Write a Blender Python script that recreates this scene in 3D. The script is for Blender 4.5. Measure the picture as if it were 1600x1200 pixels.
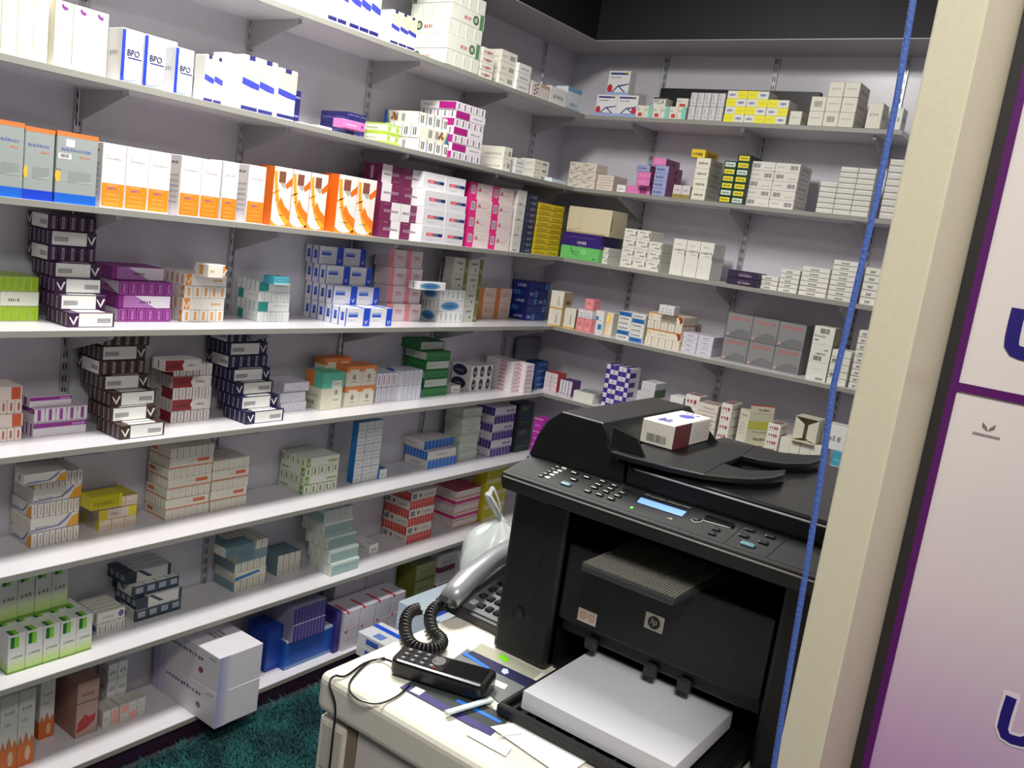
import bpy, bmesh, math, random
from mathutils import Vector, Matrix
random.seed(7)
for o in list(bpy.data.objects): bpy.data.objects.remove(o)
S = bpy.context.scene
COL = S.collection

# ---------------------------------------------------------------- camera
FPX = 1370.3
CAM = Vector((2.183457, -3.289908, 1.567922))
AXR = Vector((0.80053832, 0.58273853, 0.13983633))
AXU = Vector((-0.21309128, 0.05870554, 0.97526702))
AXF = Vector((-0.56011651, 0.81053653, -0.17117254))
cd = bpy.data.cameras.new('camera'); cd.sensor_width = 36.0; cd.lens = 36.0*FPX/1600; cd.clip_start = 0.05
cam = bpy.data.objects.new('camera', cd); COL.objects.link(cam)
cam.matrix_world = Matrix(((AXR.x, AXU.x, -AXF.x, CAM.x), (AXR.y, AXU.y, -AXF.y, CAM.y), (AXR.z, AXU.z, -AXF.z, CAM.z), (0, 0, 0, 1)))
S.camera = cam

# ---------------------------------------------------------------- world, lamps, exposure
wd = bpy.data.worlds.new('world'); S.world = wd; wd.use_nodes = True
wd.node_tree.nodes['Background'].inputs[0].default_value = (0.92, 0.92, 1.0, 1)
wd.node_tree.nodes['Background'].inputs[1].default_value = 0.085
S.view_settings.view_transform = 'Standard'; S.view_settings.look = 'None'
S.view_settings.gamma = 1.0; S.view_settings.use_curve_mapping = False
S.view_settings.exposure = 0.05
CEIL = 2.75
def area(name, loc, sx, sy, power, col):
    l = bpy.data.lights.new(name, 'AREA'); l.shape = 'RECTANGLE'; l.size = sx; l.size_y = sy; l.energy = power; l.color = col
    o = bpy.data.objects.new(name, l); COL.objects.link(o); o.location = loc
    return o
LAMPS = [((0.84, -1.95), 0.34, 0.95, 54.0), ((2.42, -3.50), 0.40, 0.60, 32.0)]
for (lx, ly), sx, sy, pw in LAMPS:
    area('lamp_light', (lx, ly, CEIL-0.035), sx, sy, pw, (1.0, 0.98, 0.94))

# ---------------------------------------------------------------- projection helpers (pixels of the 1600x1200 photo)
def ray(px, py): return (AXF + AXR*((px-800)/FPX) - AXU*((py-600)/FPX)).normalized()
def onz(px, py, z): d = ray(px, py); return CAM + d*((z-CAM.z)/d.z)
def ony(px, py, y): d = ray(px, py); return CAM + d*((y-CAM.y)/d.y)
def onx(px, py, x): d = ray(px, py); return CAM + d*((x-CAM.x)/d.x)
def solve_px(P0, a, px):
    D = P0-CAM; k = px-800
    return -(FPX*D.dot(AXR)-k*D.dot(AXF))/(FPX*a.dot(AXR)-k*a.dot(AXF))
def solve_py(P0, a, py):
    D = P0-CAM; k = 600-py
    return -(FPX*D.dot(AXU)-k*D.dot(AXF))/(FPX*a.dot(AXU)-k*a.dot(AXF))

# ---------------------------------------------------------------- materials
def s2l(c):
    c = c/255.0
    return c/12.92 if c <= 0.04045 else ((c+0.055)/1.055)**2.4
MATS = {}
def mat(rgb, rough=0.5, metal=0.0, emit=0.0, var=0.05, scale=60.0, alpha=1.0, trans=0.0, bump=0.0):
    key = (tuple(rgb), rough, metal, emit, var, scale, alpha, trans, bump)
    if key in MATS: return MATS[key]
    m = bpy.data.materials.new('tone_%d_%d_%d' % tuple(int(v) for v in rgb)); m.use_nodes = True
    nt = m.node_tree; b = nt.nodes['Principled BSDF']
    lin = [s2l(v) for v in rgb]
    if var > 0 and emit == 0:
        tc = nt.nodes.new('ShaderNodeTexCoord'); nz = nt.nodes.new('ShaderNodeTexNoise'); nz.inputs['Scale'].default_value = scale
        nz.inputs['Detail'].default_value = 2.0
        mx = nt.nodes.new('ShaderNodeMix'); mx.data_type = 'RGBA'
        mx.inputs[6].default_value = (*[v*(1-var) for v in lin], 1); mx.inputs[7].default_value = (*[min(1, v*(1+var)) for v in lin], 1)
        nt.links.new(tc.outputs['Object'], nz.inputs['Vector']); nt.links.new(nz.outputs['Fac'], mx.inputs[0])
        nt.links.new(mx.outputs[2], b.inputs['Base Color'])
        if bump > 0:
            bp = nt.nodes.new('ShaderNodeBump'); bp.inputs['Strength'].default_value = bump; bp.inputs['Distance'].default_value = 0.002
            nt.links.new(nz.outputs['Fac'], bp.inputs['Height']); nt.links.new(bp.outputs['Normal'], b.inputs['Normal'])
    else:
        b.inputs['Base Color'].default_value = (*lin, 1)
    b.inputs['Roughness'].default_value = rough; b.inputs['Metallic'].default_value = metal
    if emit: b.inputs['Emission Color'].default_value = (*lin, 1); b.inputs['Emission Strength'].default_value = emit
    if alpha < 1: b.inputs['Alpha'].default_value = alpha
    if trans > 0: b.inputs['Transmission Weight'].default_value = trans
    MATS[key] = m
    return m
def card(rgb): return mat(rgb, 0.42, var=0.03, scale=90)
def ink(rgb): return mat(rgb, 0.45, var=0.0)
def plastic(rgb, rough=0.4, bump=0.0): return mat(rgb, rough, var=0.06, scale=200, bump=bump)

# ---------------------------------------------------------------- mesh builder
class MB:
    def __init__(s): s.v = []; s.f = []; s.m = []; s.mats = []
    def mi(s, m):
        if m not in s.mats: s.mats.append(m)
        return s.mats.index(m)
    def add(s, vs, fs, m):
        k = len(s.v); i = s.mi(m)
        s.v += [tuple(v) for v in vs]
        for f in fs: s.f.append([k+q for q in f]); s.m.append(i)
    def box(s, lo, hi, m, bev=0.0, M=None, seg=1):
        bm = bmesh.new(); bmesh.ops.create_cube(bm, size=1)
        for v in bm.verts: v.co = Vector([lo[i]+(v.co[i]+0.5)*(hi[i]-lo[i]) for i in range(3)])
        if bev > 0: bmesh.ops.bevel(bm, geom=bm.edges[:], offset=bev, segments=seg, profile=0.5, affect='EDGES')
        s.bm(bm, m, M)
    def bm(s, bm, m, M=None):
        bm.verts.index_update()
        vs = [(M @ v.co if M else v.co.copy()) for v in bm.verts]
        s.add(vs, [[v.index for v in f.verts] for f in bm.faces], m); bm.free()
    def prism(s, pts, axis, a, b, m, bev=0.0, M=None):
        # polygon pts (2D) extruded along axis from a to b
        def P(p, t):
            if axis == 'x': return Vector((t, p[0], p[1]))
            if axis == 'y': return Vector((p[0], t, p[1]))
            return Vector((p[0], p[1], t))
        bm = bmesh.new(); n = len(pts)
        A = [bm.verts.new(P(p, a)) for p in pts]; B = [bm.verts.new(P(p, b)) for p in pts]
        bm.faces.new(A[::-1]); bm.faces.new(B)
        for i in range(n): bm.faces.new((A[i], A[(i+1) % n], B[(i+1) % n], B[i]))
        bmesh.ops.recalc_face_normals(bm, faces=bm.faces[:])
        if bev > 0:
            bmesh.ops.bevel(bm, geom=[e for e in bm.edges if e.calc_face_angle(0) > 0.5], offset=bev, segments=2, profile=0.5, affect='EDGES')
        s.bm(bm, m, M)
    def tube(s, pts, r, m, n=8, caps=True, flat=1.0):
        pts = [Vector(p) for p in pts]; rings = []; up = Vector((0, 0, 1)); prev = None
        for i, p in enumerate(pts):
            t = (pts[min(i+1, len(pts)-1)]-pts[max(i-1, 0)]).normalized()
            if prev is None:
                a = t.cross(up)
                if a.length < 1e-3: a = t.cross(Vector((1, 0, 0)))
                a.normalize()
            else:
                a = (prev - t*prev.dot(t)).normalized()
            prev = a; b = t.cross(a); rr = r[i] if isinstance(r, (list, tuple)) else r
            rings.append([p+(a*math.cos(2*math.pi*k/n)+b*math.sin(2*math.pi*k/n)*flat)*rr for k in range(n)])
        vs = [v for R in rings for v in R]; fs = []
        for i in range(len(rings)-1):
            for k in range(n): fs.append((i*n+k, i*n+(k+1) % n, (i+1)*n+(k+1) % n, (i+1)*n+k))
        if caps: fs.append(list(range(n))[::-1]); fs.append([(len(rings)-1)*n+k for k in range(n)])
        s.add(vs, fs, m)
    def disc(s, c, rx, ry, h, m, M=None, n=16):
        pts = [(c[0]+rx*math.cos(2*math.pi*k/n), c[1]+ry*math.sin(2*math.pi*k/n)) for k in range(n)]
        s.prism(pts, 'z', c[2], c[2]+h, m, 0, M)
    def mesh(s, name, smooth=False):
        me = bpy.data.meshes.new(name); me.from_pydata(s.v, [], s.f)
        for m in s.mats: me.materials.append(m)
        me.polygons.foreach_set('material_index', s.m)
        if smooth: me.polygons.foreach_set('use_smooth', [True]*len(me.polygons))
        me.update(); return me
    def obj(s, name, parent=None, smooth=False):
        o = bpy.data.objects.new(name, s.mesh(name, smooth)); COL.objects.link(o)
        if parent: o.parent = parent
        return o
def tag(o, label, cat, group=None, kind=None):
    if label: o['label'] = label
    if cat: o['category'] = cat
    if group: o['group'] = group
    if kind: o['kind'] = kind
    return o
def empty(name, label, cat, group=None, loc=(0, 0, 0), rz=0.0):
    o = bpy.data.objects.new(name, None); COL.objects.link(o); o.location = loc; o.rotation_euler = (0, 0, rz); o.empty_display_size = 0.02
    return tag(o, label, cat, group)
def struct(name, mb): o = mb.obj(name); o['kind'] = 'structure'; return o

# ---------------------------------------------------------------- lettering
GLY = {}
def glyphs(txt):
    if txt in GLY: return GLY[txt]
    cu = bpy.data.curves.new('lettering', 'FONT'); cu.body = txt; cu.size = 1.0; cu.resolution_u = 2
    ob = bpy.data.objects.new('lettering', cu); COL.objects.link(ob)
    dg = bpy.context.evaluated_depsgraph_get(); me = ob.evaluated_get(dg).to_mesh()
    vs = [(v.co.x, v.co.y) for v in me.vertices]; fs = [list(p.vertices) for p in me.polygons]
    ob.evaluated_get(dg).to_mesh_clear(); bpy.data.objects.remove(ob); bpy.data.curves.remove(cu)
    x0 = min(v[0] for v in vs); x1 = max(v[0] for v in vs); y0 = min(v[1] for v in vs); y1 = max(v[1] for v in vs)
    vs = [((v[0]-x0)/(x1-x0), (v[1]-y0)/(y1-y0)) for v in vs]
    GLY[txt] = (vs, fs, (x1-x0)/(y1-y0)); return GLY[txt]

# ================================================================= STRUCTURE
D = 0.24; T = 0.015
Z8 = 0.07244; DZ = 0.28315
def zs(i): return Z8+(8-i)*DZ
lav = mat((202, 200, 208), 0.28, var=0.05, scale=25)
darkp = mat((13, 7, 19), 0.6, var=0.1, scale=5)
b = MB(); b.box((-0.2, -4.6, -0.05), (3.4, 0.1, 0.0), mat((52, 40, 50), 0.5)); struct('floor', b)
b = MB(); b.box((-0.06, -4.6, 0.0), (0.0, 0.06, 2.345), lav); struct('wall_left', b)
b = MB(); b.box((0.0, 0.0, 0.0), (2.66, 0.06, 2.345), lav); struct('wall_back', b)
b = MB(); b.box((2.6, -2.62, 0.0), (2.66, 0.0, 2.345), lav); struct('wall_right', b)
b = MB(); b.box((-0.06, -4.6, 2.345), (0.0, 0.06, CEIL), darkp); b.box((0.0, 0.0, 2.345), (2.66, 0.06, CEIL), darkp); struct('trim_1', b)
b = MB(); ZB = 0.07244+8*0.28315
b.box((0.0, -4.6, ZB), (0.24, 0.0, CEIL-.001), darkp); b.box((0.24, -0.24, ZB), (2.6, 0.0, CEIL-.001), darkp); struct('trim_2', b)
soff = mat((170, 167, 170), 0.4, var=0.04)
b = MB(); b.box((0.0, -4.6, ZB-.003), (0.24, 0.0, ZB), soff); b.box((0.24, -0.24, ZB-.003), (2.6, 0.0, ZB), soff); struct('trim_3', b)
b = MB(); b.box((-0.06, -4.6, CEIL), (3.4, 0.06, CEIL+0.05), darkp); struct('ceiling', b)
b = MB(); b.box((0.0, -4.4, 0.0), (D-0.02, -0.0, Z8-T), mat((58, 34, 62), 0.5)); struct('baseboard_left', b)
b = MB(); b.box((D-0.02, -D+0.02, 0.0), (1.44, -0.0, Z8-T), mat((58, 34, 62), 0.5)); struct('baseboard_back', b)
for (lx, ly), sx, sy, pw in LAMPS:
    t = empty('ceiling_light', 'flat ceiling light panel above the ' + ('aisle beside the left shelves' if lx < 1.2 else 'spot where the photographer stands'), 'light', None, (lx, ly, CEIL-0.03))
    f = MB(); w = 0.02
    f.box((-sx/2-w, -sy/2-w, 0.0), (-sx/2, sy/2+w, 0.03), mat((210, 210, 210), 0.4)); f.box((sx/2, -sy/2-w, 0.0), (sx/2+w, sy/2+w, 0.03), mat((210, 210, 210), 0.4))
    f.box((-sx/2, -sy/2-w, 0.0), (sx/2, -sy/2, 0.03), mat((210, 210, 210), 0.4)); f.box((-sx/2, sy/2, 0.0), (sx/2, sy/2+w, 0.03), mat((210, 210, 210), 0.4))
    f.obj('frame', t)
    f = MB(); f.box((-sx/2, -sy/2, 0.008), (sx/2, sy/2, 0.02), mat((255, 248, 235), 0.5, emit=6.0)); f.obj('diffuser', t)

# ---------------------------------------------------------------- shelves on standards
white_m = mat((222, 219, 224), 0.22, var=0.02, scale=12)
edge_shade_m = mat((142, 141, 134), 0.4, var=0.03)  # shelf front edge: shade on the lip put into a darker grey
steel = mat((196, 196, 200), 0.3, metal=0.6, var=0.08)
hole_m = mat((16, 16, 18), 0.8)
brk_m = mat((170, 168, 170), 0.4, metal=0.1)
LY = [-0.24, -0.715, -1.189, -1.663, -2.137, -2.61, -3.085, -3.56, -4.03]
RX = [0.437, 0.892, 1.35]
ORD = ['zeroth', 'first', 'second', 'third', 'fourth', 'fifth', 'sixth', 'seventh', 'eighth', 'ninth', 'tenth', 'eleventh', 'twelfth']
def bracket_mesh():
    m = MB(); d = D-0.03
    m.prism([(0.010, -0.001), (d, -0.001), (d, -0.014), (0.03, -0.072), (0.010, -0.078)], 'y', -0.0015, 0.0015, brk_m)
    m.box((d-0.006, -0.006, -0.012), (d, 0.006, 0.0), steel)
    return m.mesh('bracket')
BRM = bracket_mesh()
for i in range(1, 9):
    t = empty('wall_shelf', 'white shelf board on the left wall, %s from the top' % ORD[i], 'shelf', 'left wall shelf boards', (0, 0, zs(i)))
    m = MB(); m.box((0.0095, -4.35, -T), (D-0.002, -0.002, 0.0), white_m); m.obj('board', t)
    m = MB(); m.box((D-0.002, -4.35, -T), (D, -D, 0.0), edge_shade_m, 0.0006); m.obj('edge_strip', t)
    if i < 8:
        for y in LY:
            o = bpy.data.objects.new('bracket', BRM); COL.objects.link(o); o.parent = t; o.location = (0.0, y if y != -0.24 else -0.26, -T)
    t = empty('wall_shelf', 'white shelf board on the back wall, %s from the top' % ORD[i], 'shelf', 'back wall shelf boards', (0, 0, zs(i)))
    x1 = 1.44 if i == 1 else 1.50
    m = MB(); m.box((D+0.0005, -D+0.002, -T), (x1, -0.0095, 0.0), white_m); m.obj('board', t)
    m = MB(); m.box((D, -D, -T), (x1, -D+0.002, 0.0), edge_shade_m, 0.0006); m.obj('edge_strip', t)
    if i < 8:
        for x in RX:
            o = bpy.data.objects.new('bracket', BRM); COL.objects.link(o); o.parent = t; o.location = (x, 0.0, -T); o.rotation_euler = (0, 0, -math.pi/2)
def standard_mesh():
    m = MB(); h = 2.26
    m.box((-0.011, -0.004, 0.0), (0.011, 0.0, h), steel)
    m.box((-0.011, -0.009, 0.0), (-0.008, -0.004, h), steel); m.box((0.008, -0.009, 0.0), (0.011, -0.004, h), steel)
    for k in range(70):
        z = 0.03+k*0.032
        for x in (-0.0038, 0.0038): m.box((x-0.0014, -0.0046, z), (x+0.0014, -0.0041, z+0.017), hole_m)
    return m.mesh('shelf_standard')
STM = standard_mesh()
for k, y in enumerate(LY):
    o = bpy.data.objects.new('shelf_standard', STM); COL.objects.link(o); o.location = (0.0, y, 0.07); o.rotation_euler = (0, 0, math.pi/2)
    tag(o, 'slotted steel upright on the left wall, %s from the room corner' % ORD[k+1], 'upright', 'left wall uprights')
for k, x in enumerate(RX):
    o = bpy.data.objects.new('shelf_standard', STM); COL.objects.link(o); o.location = (x, 0.0, 0.07)
    tag(o, 'slotted steel upright on the back wall, %s from the room corner' % ORD[k+1], 'upright', 'back wall uprights')

# ================================================================= CARTONS
class Carton(MB):
    """a folding carton: base at z=0, front face towards -y; printed areas lie a hair proud of the card"""
    def __init__(s, w, d, h, base, bev=0.0013):
        super().__init__(); s.w, s.d, s.h = w, d, h
        s.box((-w/2, -d/2, 0), (w/2, d/2, h), card(base), min(bev, w*0.09, h*0.09, d*0.09))
    def P(s, face, u, v, e):
        w, d, h = s.w, s.d, s.h
        if face == 'f': return (-w/2+u*w, -d/2-e, v*h)
        if face == 'b': return (w/2-u*w, d/2+e, v*h)
        if face == 'l': return (-w/2-e, d/2-u*d, v*h)
        if face == 'r': return (w/2+e, -d/2+u*d, v*h)
        return (-w/2+u*w, -d/2+v*d, h+e)
    def dim(s, face): return {'f': (s.w, s.h), 'b': (s.w, s.h), 'l': (s.d, s.h), 'r': (s.d, s.h), 't': (s.w, s.d)}[face]
    def faces(s, f): return {'f': 'fb', 's': 'lr', 't': 't', 'l': 'l', 'r': 'r', 'F': 'f', 'a': 'fblr'}[f]
    def rect(s, face, u0, v0, u1, v1, col, lay=1):
        s.poly(face, [(u0, v0), (u1, v0), (u1, v1), (u0, v1)], col, lay)
    def poly(s, face, pts, col, lay=1):
        e = 0.00012+0.00012*lay
        for q in s.faces(face): s.add([s.P(q, u, v, e) for u, v in pts], [list(range(len(pts)))], ink(col))
    def oval(s, face, cu, cv, ru, rv, col, lay=1, n=14):
        s.poly(face, [(cu+ru*math.cos(2*math.pi*k/n), cv+rv*math.sin(2*math.pi*k/n)) for k in range(n)], col, lay)
    def arc(s, face, cu, cv, ru, rv, th, a0, a1, col, lay=1, n=8):
        A = [math.radians(a0+(a1-a0)*k/n) for k in range(n+1)]
        e = 0.00012+0.00012*lay
        def cl(x): return min(1, max(0, x))
        for q in s.faces(face):
            for k in range(n):
                pts = [(cu+ru*math.cos(A[k]), cv+rv*math.sin(A[k])), (cu+ru*math.cos(A[k+1]), cv+rv*math.sin(A[k+1])),
                       (cu+(ru-th)*math.cos(A[k+1]), cv+(rv-th)*math.sin(A[k+1])), (cu+(ru-th)*math.cos(A[k]), cv+(rv-th)*math.sin(A[k]))]
                s.add([s.P(q, cl(u), cl(v), e) for u, v in pts], [[0, 1, 2, 3]], ink(col))
    def scrib(s, face, u0, v0, u1, v1, col, lay=2, n=0):
        # a printed line too small to read: a row of little strokes
        r = random.Random(int(u0*1000+v0*77+u1*13)); W, H = s.dim(s.faces(face)[0]); n = n or max(3, int((u1-u0)*W/((v1-v0)*H*0.75+1e-6)))
        n = min(n, 16)
        st = (u1-u0)/n
        for k in range(n):
            a = u0+k*st; q = r.random()
            s.rect(face, a, v0+(0.0 if q < .8 else -.15*(v1-v0)), a+st*(.45+.35*r.random()), v1-(v1-v0)*(.35*r.random()), col, lay)
    def bars(s, face, u0, v0, u1, v1, col=(40, 40, 40), lay=2, n=11):
        r = random.Random(5); st = (u1-u0)/n
        for k in range(n): s.rect(face, u0+k*st, v0, u0+k*st+st*(.3+.4*r.random()), v1, col, lay)
    def text(s, face, txt, u0, v0, u1, v1, col, lay=3, rot=0):
        vs, fs, asp = glyphs(txt); e = 0.00012+0.00012*lay
        for q in s.faces(face):
            P = []
            for x, y in vs:
                if rot == 180: x, y = 1-x, 1-y
                if rot == 90: x, y = 1-y, x
                P.append(s.P(q, u0+x*(u1-u0), v0+y*(v1-v0), e))
            s.add(P, fs, ink(col))

WH = (226, 226, 222); CR = (232, 228, 212); GR = (120, 120, 122); DK = (60, 60, 64)
def leaf(c, f, cu, cv, r, col, asp):
    c.poly(f, [(cu, cv-r), (cu-r*asp, cv+r*.7), (cu-r*asp*.9, cv+r), (cu-r*.1*asp, cv-r*.2)], col, 3)
    c.poly(f, [(cu+.05*r*asp, cv-r), (cu+r*asp, cv+r), (cu+r*.5*asp, cv+r), (cu, cv-r*.3)], col, 3)
def tower(base, lab=WH, endbar=(170, 165, 172)):
    def F(c, alt):
        a = c.h/c.w
        if alt % 2: lo, hi, lx = .05, .78, .89
        else: lo, hi, lx = .22, .95, .11
        c.rect('f', lo, .06, hi, .94, lab); x0 = lo+.04 if alt % 2 else hi-.34; x1 = x0+.30
        c.rect('f', x0, .30, x1, .54, (150, 148, 150), 2); c.rect('f', x0, .56, x1, .60, (110, 108, 110), 2); c.scrib('f', x0+.01, .36, x1-.01, .48, (176, 174, 176), 3, 12)
        leaf(c, 'f', lx, .45, .3, WH, a); c.rect('s', .36, .12, .62, .88, endbar); c.rect('s', .44, .2, .54, .8, base, 2)
        c.rect('t', .2, .1, .8, .9, lab)
    return F
def endstripe(labcol=None, endcol=None, mark=None, eu=(.38, .18, .62, .82), side=None, edge=None):
    """crossed stacks: a label on the long side, a mark on each end"""
    def F(c, alt):
        if endcol: c.rect('s', .03, .03, .97, .97, endcol)
        if edge: c.rect('s', 0, 0, .08, 1, edge, 2)
        if mark: c.rect('s', eu[0], eu[1], eu[2], eu[3], mark, 2)
        if labcol: c.rect('f', *(side or (.06, .1, .22, .9) if alt % 2 else (.78, .1, .94, .9)), labcol)
        c.scrib('f', .3, .4, .7, .62, GR)
    return F
ST = {}
def style(name, base):
    def dec(fn): ST[name] = (base, fn); return fn
    return dec
@style('bpo', (236, 236, 236))
def _(c, alt):
    c.rect('F', 0.0, .02, .16, .98, (28, 58, 200)); [c.text('F', 'BPO', .26+q, .5+q*.4, .82+q, .62+q*.4, (16, 20, 80), 3) for q in (0, .02)]; c.rect('F', .3, .455, .95, .48, (40, 45, 120), 2)
    c.arc('F', .35, .28, .6, .26, .02, 235, 320, (120, 150, 220)); c.scrib('s', .2, .5, .8, .6, (180, 180, 185))
@style('creamtall', (240, 236, 222))
def _(c, alt):
    c.oval('F', .55, .9, .16, .03, (130, 60, 140)); c.oval('F', .4, .93, .08, .03, (130, 60, 140)); c.scrib('F', .45, .45, .6, .47, (150, 150, 150)); c.scrib('F', .35, .6, .6, .63, (160, 150, 160)); c.rect('F', .3, .04, .33, .14, (170, 160, 150))
@style('lotion', (232, 234, 226))
def _(c, alt):
    c.rect('f', 0, .55, 1, .98, (214, 224, 170)); c.poly('f', [(0, .48), (.5, .44), (1, .42), (1, .53), (.5, .57), (0, .6)], (58, 66, 170), 2)
    c.rect('f', .02, .03, .98, .1, (40, 40, 110), 2); c.scrib('f', .15, .3, .8, .34, (170, 175, 170)); c.rect('f', .3, .92, .65, 1, (45, 45, 110), 3)
@style('whitetall', (238, 238, 232))
def _(c, alt): c.scrib('F', .2, .5, .8, .53, (200, 200, 195)); c.scrib('F', .3, .6, .7, .62, (200, 200, 195))
@style('navy', (36, 34, 96))
def _(c, alt): c.rect('f', .15, .2, .85, .26, (120, 118, 170)); c.rect('f', .1, .76, .9, .82, (120, 118, 170)); c.scrib('s', .1, .4, .9, .6, (90, 90, 140))
@style('pinkflat', (224, 120, 180))
def _(c, alt): c.rect('f', .1, .35, .6, .5, (240, 180, 210)); c.oval('f', .85, .5, .04, .22, (120, 40, 110))
@style('limewhite', (222, 230, 205))
def _(c, alt): c.rect('a', 0, .0, 1, .22, (178, 206, 80)); c.rect('a', 0, .86, 1, 1, (178, 206, 80)); c.rect('f', .3, .3, .7, .8, (170, 200, 90)); c.scrib('s', .2, .4, .7, .6, (150, 160, 130))
@style('flower', (228, 226, 212))
def _(c, alt):
    s = 1 if alt % 2 else -1; a = .5+s*.5
    c.poly('f', [(a, 0), (a, 1), (a-s*.06, 1), (a-s*.14, 0)], (40, 90, 180)); c.poly('f', [(a-s*.06, 1), (a-s*.14, 0), (a-s*.2, 0), (a-s*.1, 1)], (140, 165, 70))
    for k in range(4): c.oval('f', a-s*(.24+.05*(k % 2)+.02*k), .4+.16*(k % 3), .04, .16, (150, 92, 48), 2+k % 2)
    c.bars('f', .3, .2, .42, .8, (70, 70, 70), n=3); c.bars('f', .52, .2, .62, .8, (70, 70, 70), n=3); c.bars('s', .3, .2, .75, .8, (70, 70, 70), n=2); c.rect('s', 0, 0, .06, 1, (50, 70, 180), 2)
@style('magenta', (226, 222, 226))
def _(c, alt):
    c.rect('f', *((.0, .06, .46, .94) if alt % 2 else (.54, .06, 1, .94)), (164, 24, 120)); c.scrib('f', *((.58, .4, .9, .6) if alt % 2 else (.1, .4, .4, .6)), (150, 130, 150)); c.rect('s', .4, .15, .58, .85, (90, 80, 96), 2)
@style('plain', WH)
def _(c, alt): c.scrib('f', .2, .35, .8, .6, (150, 148, 146)); c.scrib('s', .2, .4, .8, .6, (170, 168, 166))
@style('plainbar', (224, 222, 208))
def _(c, alt): c.bars('f', .55, .3, .85, .7, (110, 110, 106)); c.scrib('f', .1, .4, .4, .6, (160, 158, 150)); c.scrib('s', .2, .3, .9, .5, (170, 165, 160))
@style('redtext', (228, 226, 216))
def _(c, alt): c.scrib('f', .15, .3, .85, .7, (170, 60, 66)); c.rect('t', .1, .1, .9, .9, (150, 110, 106)); c.scrib('s', .2, .35, .8, .6, (170, 120, 120))
@style('greenlogo', (216, 218, 206))
def _(c, alt):
    c.rect('f', *((.86, 0, .97, 1) if alt % 2 else (.03, 0, .14, 1)), (92, 130, 92)); c.oval('f', *((.74, .5) if alt % 2 else (.26, .5)), .09, .32, (64, 92, 66)); c.oval('f', *((.74, .5) if alt % 2 else (.26, .5)), .05, .18, (170, 180, 160), 2)
    c.scrib('f', .4, .35, .62, .6, (190, 90, 80)); c.rect('s', .2, .2, .24, .8, (170, 172, 162))
@style('dotpink', (216, 206, 200))
def _(c, alt):
    for k in range(6): c.oval('f', .2+.12*(k % 2), .2+.13*k, .05, .06, (110, 50, 70))
    c.rect('f', .5, .75, 1, 1, (190, 160, 140))
@style('bluetop', (214, 220, 222))
def _(c, alt): c.rect('f', 0, .8, 1, 1, (110, 160, 190)); c.scrib('f', .2, .2, .8, .35, (130, 160, 180)); c.rect('f', 0, .0, 1, .12, (150, 185, 205))
@style('greyblue', (150, 158, 156))
def _(c, alt):
    c.rect('a', 0, .94, 1, 1, (226, 120, 60)); c.rect('a', 0, 0, 1, .14, (20, 96, 200) if alt != 1 else (16, 60, 196)); c.scrib('F', .12, .74, .85, .78, (96, 104, 160)); c.scrib('F', .55, .66, .85, .69, (200, 120, 90))
    c.rect('F', .3, .3, .85, .46, (138, 144, 140)); c.poly('F', [(.3, .3), (.85, .34), (.85, .3)], (160, 166, 160), 2); c.oval('F', .06, .38, .07, .09, (232, 180, 60))
    if alt == 2: c.rect('F', .22, .8, .42, .9, (232, 232, 232), 2); c.rect('F', .05, .62, .36, .7, (214, 216, 212), 2); c.bars('F', .1, .64, .3, .69, DK, 3); c.scrib('F', .03, .45, .13, .48, (40, 80, 130))
@style('whiteorange', (230, 224, 224))
def _(c, alt):
    c.rect('F', .03, .02, .97, .385, (236, 134, 30)); c.scrib('F', .25, .76, .85, .79, (170, 164, 168)); c.rect('F', .18, .74, .21, .83, (170, 160, 164), 2); c.scrib('F', .25, .29, .68, .325, (90, 80, 150)); c.scrib('F', .2, .35, .7, .37, (240, 180, 130), 2)
    for k in range(3): c.scrib('F', .2, .06+.07*k, .8, .085+.07*k, (244, 170, 90))
    c.scrib('s', .3, .86, .8, .9, DK); 
    for k in range(6): c.scrib('s', .15, .2+.09*k, .85, .24+.09*k, (176, 170, 170))
@style('curve', (226, 222, 216))
def _(c, alt):
    c.rect('s', 0, 0, 1, 1, (232, 112, 22)); c.rect('F', .26, .74, .62, .93, (128, 74, 56)); c.poly('F', [(.3, .74), (.62, .74), (.62, .66), (.5, .66)], (170, 166, 162), 2); c.poly('F', [(.62, .72), (1, .86), (1, .72), (.7, .64)], (230, 104, 20))
    c.arc('F', 1.0, 1.0, 1.0, .98, .16, 185, 268, (240, 160, 40), 2); c.poly('F', [(.3, .36), (.6, .22), (1, .08), (1, .26), (.66, .36), (.45, .5)], (234, 118, 28), 3)
    c.poly('F', [(0, 0), (1, 0), (1, .09), (.8, .03), (.5, .01), (.2, .03), (0, .1)], (234, 130, 30), 2); c.scrib('F', .25, .18, .65, .2, (190, 180, 170)); c.scrib('F', .1, .43, .3, .45, (150, 146, 140)); c.poly('F', [(0, .56), (.35, .62), (.35, .6), (0, .53)], (236, 140, 40), 2)
@style('plum', (112, 36, 78))
def _(c, alt):
    u = (.52, 1.0) if alt % 2 == 0 else (.0, .48)
    c.rect('F', u[0], 0, u[1], 1, (222, 218, 220)); c.text('F', 'ucoz', .16, .42, .5, .58, (200, 170, 190)) if alt % 2 == 0 else c.text('F', 'ucoz', .5, .42, .84, .58, (200, 170, 190), rot=180)
    c.scrib('F', *((.53, .43, .9, .56) if alt % 2 == 0 else (.1, .43, .47, .56)), (110, 96, 104), 3); c.scrib('F', *((.15, .84, .4, .9) if alt % 2 == 0 else (.6, .1, .85, .16)), (160, 110, 136), 3); c.rect('l', .4, .15, .55, .85, (200, 150, 180))
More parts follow.
